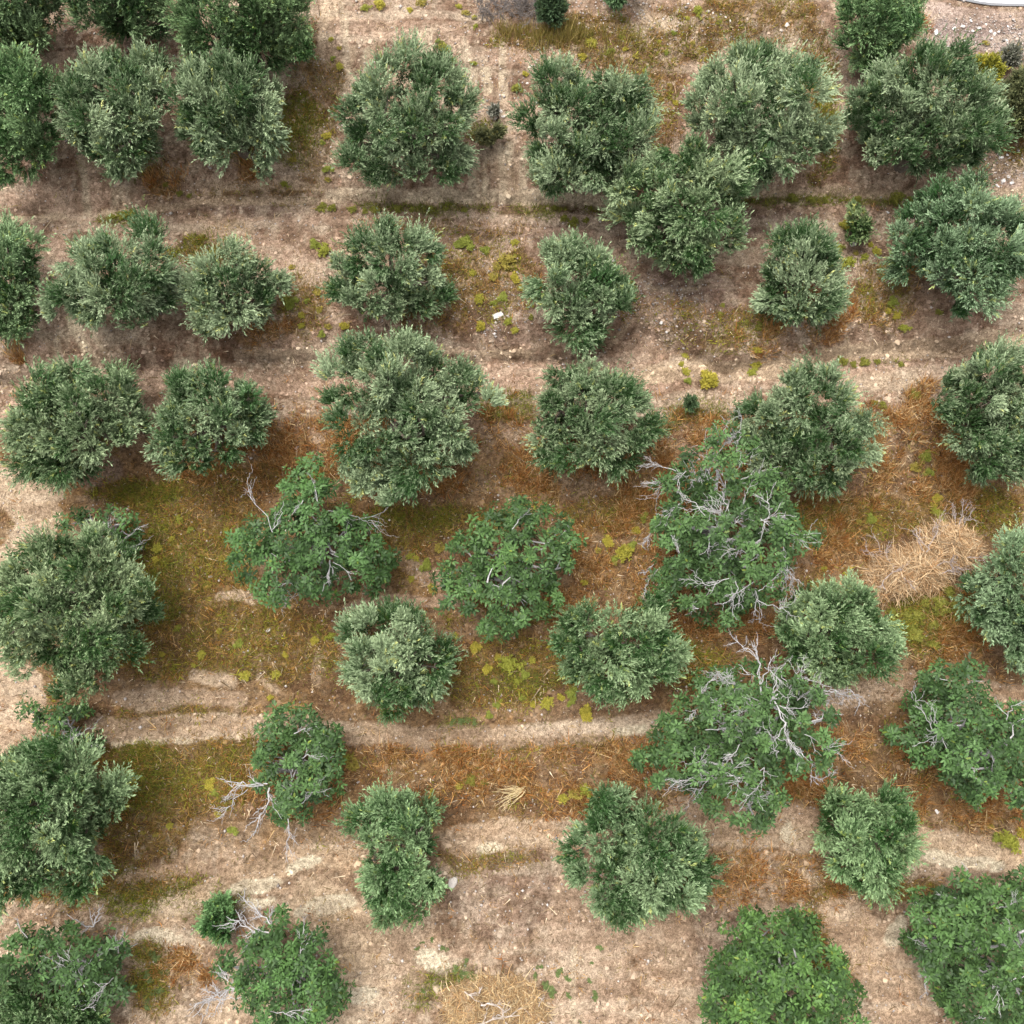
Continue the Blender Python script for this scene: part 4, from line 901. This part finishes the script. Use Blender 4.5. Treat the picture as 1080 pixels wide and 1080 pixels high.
herbs([(488,760,14),(478,762,12),(500,762,10)], 'green weed on the upper side of the middle path', WG, WDM, 'green_weed', 'weed')
herbs([(164,1010,18),(158,1030,18),(168,1045,16),(155,1060,15),(172,1025,14)], 'green weed between the two bottom left figs', WG, WDM, 'green_weed', 'weed')

# ------------------------------------------------------------------ straw heaps with dead branches
def straw_heap(name, poly, label, hmax, seed, twl, mat_tw, pal, nst=6500, cat='brush pile', ln=(0.25, 0.6)):
    rng = np.random.default_rng(seed)
    a = np.array(poly, float); cen = a.mean(0)
    b = P(cen[0], cen[1]); r = empty(name, b, label, cat)
    # mound that follows the outline
    W = P(a[:, 0], a[:, 1], 0.0); Wp = [tuple(q) for q in W[:, :2]]
    lo = W[:, :2].min(0) - .05; hi = W[:, :2].max(0) + .05
    g = 0.07; xs = np.arange(lo[0], hi[0], g); ys = np.arange(lo[1], hi[1], g)
    XM, YM = np.meshgrid(xs, ys, indexing='ij'); x, y = XM.ravel(), YM.ravel()
    ins = inpoly(Wp, x, y); d = edged(Wp, x, y); d = np.where(ins, d, 0); dm = d.max()
    def hm(x, y):
        i = inpoly(Wp, x, y); dd = np.where(i, edged(Wp, x, y), 0)
        return hmax * np.sqrt(np.clip(dd / dm, 0, 1)) * (0.1 + 1.8 * fbm(x, y, 1.9, 3, seed))
    z = height(x, y) + hm(x, y) - 0.04
    ix = np.arange(len(x)).reshape(XM.shape)
    q = np.stack([ix[:-1, :-1], ix[1:, :-1], ix[1:, 1:], ix[:-1, 1:]], -1).reshape(-1, 4)
    q = q[ins[q].any(1)]
    mesh_from('straw_bed', np.stack([x, y, z], 1) - b, q, mat=M_MOUND, parent=r, smooth=True)
    # loose straw: bent ribbons
    pk = np.nonzero(ins)[0]; s = rng.choice(pk, nst)
    sx = x[s] + rng.uniform(-.05, .05, nst); sy = y[s] + rng.uniform(-.05, .05, nst)
    sz = height(sx, sy) + hm(sx, sy)
    an = rng.uniform(0, 6.283, nst); el = rng.uniform(-.1, 1.0, nst); L_ = rng.uniform(*ln, nst)
    dr = np.stack([np.cos(an) * np.cos(el), np.sin(an) * np.cos(el), np.sin(el)], 1)
    curl = np.stack([-np.sin(an), np.cos(an), -0.5 * np.ones(nst)], 1) * rng.normal(0, .4, (nst, 1)) + np.array([0, 0, -.35])
    side = norm(np.cross(dr, rng.normal(size=(nst, 3)))) * rng.uniform(.008, .018, (nst, 1))
    base = np.stack([sx, sy, sz], 1)
    ts = np.linspace(0, 1, 4); rows = []
    for t in ts:
        c = base + dr * (L_ * t)[:, None] + curl * (L_ * t * t)[:, None]
        c[:, 2] = np.maximum(c[:, 2], height(c[:, 0], c[:, 1]) + .01)
        rows += [c - side * (1 - .6 * t), c + side * (1 - .6 * t)]
    v = np.stack(rows, 1)                         # n,8,3
    o8 = np.arange(nst)[:, None] * 8
    f = np.concatenate([o8 + np.array([[2 * i, 2 * i + 1, 2 * i + 3, 2 * i + 2]]) for i in range(3)])
    pl = np.array([lin(c) for c in pal]) * 0.85
    cc = pl[rng.integers(0, len(pl), nst)] * rng.uniform(.45, 1.2, (nst, 1))
    mesh_from('straw', v.reshape(-1, 3) - b, f, mat=M_GRASS, colors=np.clip(np.concatenate([cc] * 3), 0, 1), parent=r)
    for t in twl:
        u0, w0, u1, w1, nf, rad = t[:6]; l0, l1 = (t[6], t[7]) if len(t) > 6 else (.1, .5)
        A = Acc(); p0 = P(u0, w0, 0.0); p0 = P(u0, w0, float(hm(p0[:1], p0[1:2])[0]) + l0 + .12); p1 = P(u1, w1, 0.0); p1 = P(u1, w1, float(hm(p1[:1], p1[1:2])[0]) + l1)
        branch(A, p0, p1, rng, rad * .85, nf + 2, b); A.build('dead_branch', mat_tw, r)
    return r
M_TW = wood_mat('lilac_grey_twig', (0.30, 0.25, 0.23), (0.50, 0.44, 0.42), 16)
straw_heap('straw_heap', [(914,602),(935,590),(955,582),(975,562),(990,553),(1012,555),(1025,568),(1034,586),(1024,600),(1000,606),(985,625),(962,626),(945,634),(925,632),(914,616)],
           'large pale straw heap with grey twigs sticking out, beside the dark right edge olive', 1.0, 41,
           [(1008,556,1003,532,3,.014),(1010,556,1016,528,2,.014),(1012,556,1024,530,2,.012),(1012,558,1029,535,2,.012),(977,582,985,550,3,.018),(975,582,968,565,2,.014),(932,612,928,623,1,.018),(933,611,950,598,3,.018),(950,605,962,618,3,.014),
            (985,598,1010,586,3,.016),(990,606,1025,600,3,.016),(1006,606,1003,590,2,.012),(930,590,922,565,3,.010),(927,590,912,575,3,.010),(940,595,935,578,2,.010),(1020,588,1036,584,1,.03)],
           M_TW, [(222,190,148),(206,170,126),(232,206,168),(186,146,104),(214,182,140)])
straw_heap('straw_heap', [(466,1062),(470,1042),(490,1032),(515,1028),(550,1028),(570,1045),(580,1065),(575,1085),(520,1095),(475,1088)],
           'straw and branch pile with thick pale dead limbs at the bottom edge', 0.35, 42,
           [(490,1046,512,1062,1,.035,.10,.30),(507,1060,534,1068,1,.05,.15,.25),(500,1081,548,1071,1,.05,.12,.3),(509,1079,513,1063,0,.025,.15,.3),(568,1052,574,1054,2,.03,.1,.25),(568,1062,573,1053,1,.022,.05,.25),(505,1048,508,1042,0,.05,.1,.25),(533,1078,536,1085,0,.04),(566,1080,585,1079,0,.04,.05,.15)],
           M_PALEWOOD, [(212,184,138),(196,162,116),(222,198,156),(178,140,98),(206,176,130)], 2200)
# bundle of pale reeds lying on the bank
def reeds():
    rng = np.random.default_rng(9); b = P(540, 842); r = empty('reed_bundle', b, 'fanned bundle of pale yellow dry reeds lying on the bank above the lower path', 'dry reeds')
    A = Acc(); B = Acc()
    for i in range(16):
        p0 = P(552 + rng.normal(0, 1.5), 834 + rng.normal(0, 2), .12); p1 = P(520 + rng.uniform(-2, 20), 838 + rng.uniform(-8, 18), .28)
        A.tube(wiggle(p0, p1, rng, 5, .05) - b, np.linspace(.016, .006, 5), 4)
    for i in range(8):
        p0 = P(550, 832, .15); p1 = P(522 + rng.uniform(0, 20), 830 + rng.uniform(-3, 5), .35)
        B.tube(wiggle(p0, p1, rng, 5, .06) - b, np.linspace(.014, .005, 5), 4)
    m = wood_mat('reed', (0.42, 0.32, 0.16), (0.62, 0.50, 0.28), 12)
    A.build('reed_stalks', m, r); B.build('bent_stalks', m, r)
reeds()

# ------------------------------------------------------------------ stones
def rock_mesh(name, rng, sub=2):
    import bmesh
    bm = bmesh.new(); bmesh.ops.create_icosphere(bm, subdivisions=sub, radius=.5)
    dirs = rsph(7); off = RNG.uniform(.28, .42, 7)
    for v in bm.verts:
        c = np.array(v.co)
        for d, o in zip(dirs, off):
            t = c @ d
            if t > o: c = c - d * (t - o) * .9
        v.co = c * (1 + .06 * RNG.normal())
    me = bpy.data.meshes.new(name); bm.to_mesh(me); bm.free(); return me
ROCKS = [rock_mesh('rock', RNG) for _ in range(5)]
for me in ROCKS[:3]: me.materials.append(M_STONE)
for me in ROCKS[3:]: me.materials.append(M_WHITE)
def rock(u, v, s, label, white=False, group='pale stones lying on the soil'):
    o = bpy.data.objects.new('rock', random.choice(ROCKS[3:] if white else ROCKS[:3])); C.objects.link(o)
    p = P(u, v); d = s / PXM * .8; o.location = (p[0], p[1], p[2] + d * .06)
    o.scale = (d * 1.15, d * .85, d * .45); o.rotation_euler = (random.uniform(-.2, .2), random.uniform(-.2, .2), random.uniform(0, 6.28))
    tag(o, label, 'rock', group)
rock(525, 333, 14, 'big white rock on the spurge slope between two olives', True)
rock(698, 340, 7, 'larger of two white stones on bare soil above the pale track', True)
rock(704, 350, 6, 'smaller of two white stones on bare soil above the pale track', True)
rock(283, 665, 6, 'white stone in the brown grass left of the splayed olive', True)
rock(222, 608, 5, 'small white stone left of the first fig on the middle bench', True)
rock(478, 931, 14, 'flat beige stone on the lower path right of the narrow olive')
rock(988, 856, 6, 'white stone at the lower path under the right edge fig', True)
rock(987, 34, 9, 'white stone in the rusty grass left of the gravel', True)
rock(936, 224, 5, 'small white stone on the upper track left of the bluish olive', True)
for u, v, s in [(1058, 190, 9), (1064, 186, 7), (1067, 193, 7), (1056, 166, 6), (1062, 163, 5), (1052, 196, 6)]:
    rock(u, v, s, 'pale stone in the loose heap below the widest olive at the right edge', True)
for u, v, s in [(1033, 30, 6), (1026, 33, 5), (1049, 36, 6), (1061, 43, 6), (1015, 28, 7), (1045, 33, 6), (1040, 26, 5), (1017, 43, 5), (1070, 48, 6), (1006, 30, 6), (1024, 22, 5), (1063, 28, 4)]:
    rock(u, v, s, 'pale stone in the pinkish gravel below the road', random.random() < .5)
for u, v, s in [(521, 112, 7), (527, 117, 8), (517, 120, 6), (531, 123, 6), (523, 126, 5)]:
    rock(u, v, s, 'pale stone beside the small grey plant between the upper olives')
for u, v, s in [(560, 70, 5), (572, 22, 4), (556, 88, 4), (700, 20, 4), (656, 76, 4), (830, 26, 8), (824, 32, 6), (765, 18, 5), (770, 22, 4), (752, 14, 4), (866, 270, 8), (900, 258, 9), (906, 252, 6)]:
    rock(u, v, s, 'small pale stone on the dry slope above the centre and right olives')

# pebbles: uncountable
def pebbles(n):
    w = gravel[II]; w = w / w.sum(); b = RNG.choice(II, n, p=w)
    x = X[b] + RNG.uniform(-.07, .07, n); y = Y[b] + RNG.uniform(-.07, .07, n); z = height(x, y)
    s = RNG.uniform(.015, .05, n) * np.where(RNG.random(n) < .06, 1.8, 1)
    oc = np.array([(1, 0, 0), (0, 1, 0), (-1, 0, 0), (0, -1, 0), (0, 0, .7), (0, 0, -.5)])
    v = oc[None] * s[:, None, None] * RNG.uniform(.6, 1.3, (n, 6, 1)) + np.stack([x, y, z + s * .3], 1)[:, None]
    f = np.array([(0, 1, 4), (1, 2, 4), (2, 3, 4), (3, 0, 4), (1, 0, 5), (2, 1, 5), (3, 2, 5), (0, 3, 5)])
    F = (np.arange(n)[:, None, None] * 6 + f[None]).reshape(-1, 3)
    c = np.repeat(np.array([.36, .32, .29])[None] * RNG.uniform(.6, 1.6, (n, 1)), 8, 0)
    o = mesh_from('pebbles', v.reshape(-1, 3), F, mat=tint_mat('pebble', .9, 0), colors=np.clip(c, 0, .8))
    tag(o, 'small pebbles strewn over the gravel and bare soil', 'pebbles'); o['kind'] = 'stuff'
def clods(n):
    w = (1 - .75 * trk[II]) * (0.3 + n_lo[II]) + 1.2 * (np.abs(V[II] - 380) < 45) + 0.8 * (np.abs(V[II] - 190) < 40); w = w / w.sum(); b = RNG.choice(II, n, p=w)
    x = X[b] + RNG.uniform(-.07, .07, n); y = Y[b] + RNG.uniform(-.07, .07, n); z = height(x, y)
    s = RNG.uniform(.03, .085, n) * np.where(RNG.random(n) < .08, 1.7, 1)
    oc = np.array([(1, 0, 0), (.3, .95, 0), (-.8, .6, 0), (-.8, -.6, 0), (.3, -.95, 0), (0, 0, .8)])
    v = oc[None] * s[:, None, None] * RNG.uniform(.6, 1.3, (n, 6, 1)) + np.stack([x, y, z - s * .05], 1)[:, None]
    f = np.array([(0, 1, 5), (1, 2, 5), (2, 3, 5), (3, 4, 5), (4, 0, 5)])
    F = (np.arange(n)[:, None, None] * 6 + f[None]).reshape(-1, 3)
    c = np.repeat(col[b] * RNG.uniform(.75, 1.35, (n, 1)), 5, 0)
    o = mesh_from('soil_clods', v.reshape(-1, 3), F, mat=tint_mat('clod', .95, 0), colors=np.clip(c, 0, .8))
    tag(o, 'small crumbled soil clods strewn over the terraces', 'clods'); o['kind'] = 'stuff'
pebbles(9000)
clods(14000)

# ------------------------------------------------------------------ road beyond the top right corner
q0, d, nrm = ROAD
am, ant, aout = newmat('asphalt'); L = ant.links.new
no = N(ant, 'ShaderNodeTexNoise'); no.inputs['Scale'].default_value = 30; no.inputs['Detail'].default_value = 5
rr = N(ant, 'ShaderNodeValToRGB'); rr.color_ramp.elements[0].color = (.11, .11, .115, 1); rr.color_ramp.elements[1].color = (.20, .20, .205, 1)
p = N(ant, 'ShaderNodeBsdfPrincipled'); p.inputs['Roughness'].default_value = .9
L(no.outputs['Fac'], rr.inputs[0]); L(rr.outputs[0], p.inputs['Base Color']); L(p.outputs[0], aout.inputs['Surface'])
wm, wnt, wout = newmat('road_paint'); L = wnt.links.new
no = N(wnt, 'ShaderNodeTexNoise'); no.inputs['Scale'].default_value = 14; no.inputs['Detail'].default_value = 5
rr = N(wnt, 'ShaderNodeValToRGB'); rr.color_ramp.elements[0].color = (.6, .6, .6, 1); rr.color_ramp.elements[1].color = (.85, .85, .85, 1)
p = N(wnt, 'ShaderNodeBsdfPrincipled'); p.inputs['Roughness'].default_value = .6
L(no.outputs['Fac'], rr.inputs[0]); L(rr.outputs[0], p.inputs['Base Color']); L(p.outputs[0], wout.inputs['Surface'])
def strip(name, s0, s1, n, o0, o1, m, zoff, mat, parent=None, k=False):
    s = np.linspace(s0, s1, n); o = np.linspace(o0, o1, m)
    SS, OO = np.meshgrid(s, o, indexing='ij')
    xy = q0 + SS.ravel()[:, None] * d + OO.ravel()[:, None] * nrm
    zz = ztop(xy[:, 0], xy[:, 1]) + 0.06 + zoff
    v = np.concatenate([xy, zz[:, None]], 1)
    i = np.arange(n * m).reshape(n, m)
    f = np.stack([i[:-1, :-1], i[1:, :-1], i[1:, 1:], i[:-1, 1:]], -1).reshape(-1, 4)
    return mesh_from(name, v, f, mat=mat, parent=parent)
rd = strip('road', -30, 40, 120, -0.12, 6.5, 10, 0, am); rd['kind'] = 'structure'
strip('edge_line', -30, 40, 120, 0.0, 0.16, 2, 0.004, wm, rd)

# ------------------------------------------------------------------ camera, light, sky
cd = bpy.data.cameras.new('camera'); co = bpy.data.objects.new('camera', cd); C.objects.link(co)
co.location = CAM; co.rotation_euler = (TH, 0, 0)
cd.sensor_fit = 'HORIZONTAL'; cd.angle = FOV; cd.clip_end = 3000; cd.clip_start = 0.5
S.camera = co
SUN_EL, SUN_AZ = math.radians(78), math.radians(-75)      # azimuth from +Y (uphill), negative = to the left
w = bpy.data.worlds.new('World'); S.world = w; w.use_nodes = True
nt = w.node_tree; bg = nt.nodes['Background']
sky = nt.nodes.new('ShaderNodeTexSky'); sky.sky_type = 'NISHITA'; sky.sun_disc = False
sky.sun_elevation = SUN_EL; sky.sun_rotation = SUN_AZ
sky.air_density = 1.0; sky.dust_density = 5.0; sky.ozone_density = 1.0
hs = nt.nodes.new('ShaderNodeHueSaturation'); hs.inputs['Saturation'].default_value = 0.22
nt.links.new(sky.outputs[0], hs.inputs['Color']); nt.links.new(hs.outputs[0], bg.inputs['Color'])
bg.inputs['Strength'].default_value = 0.15
sd = bpy.data.lights.new('sun', 'SUN'); so = bpy.data.objects.new('sun', sd); C.objects.link(so)
sd.energy = 1.1; sd.angle = math.radians(34); sd.color = (1.0, 0.96, 0.90)
from mathutils import Vector
dirv = Vector((math.sin(SUN_AZ) * math.cos(SUN_EL), math.cos(SUN_AZ) * math.cos(SUN_EL), math.sin(SUN_EL)))
so.rotation_euler = dirv.to_track_quat('Z', 'Y').to_euler(); so.location = dirv * 60
S.view_settings.view_transform = 'Standard'; S.view_settings.look = 'None'
S.view_settings.exposure = 1.32; S.view_settings.gamma = 1.0
S.render.resolution_x = 1024; S.render.resolution_y = 1024
S.cycles.max_bounces = 6; S.cycles.diffuse_bounces = 3; S.cycles.transmission_bounces = 3; S.cycles.glossy_bounces = 2
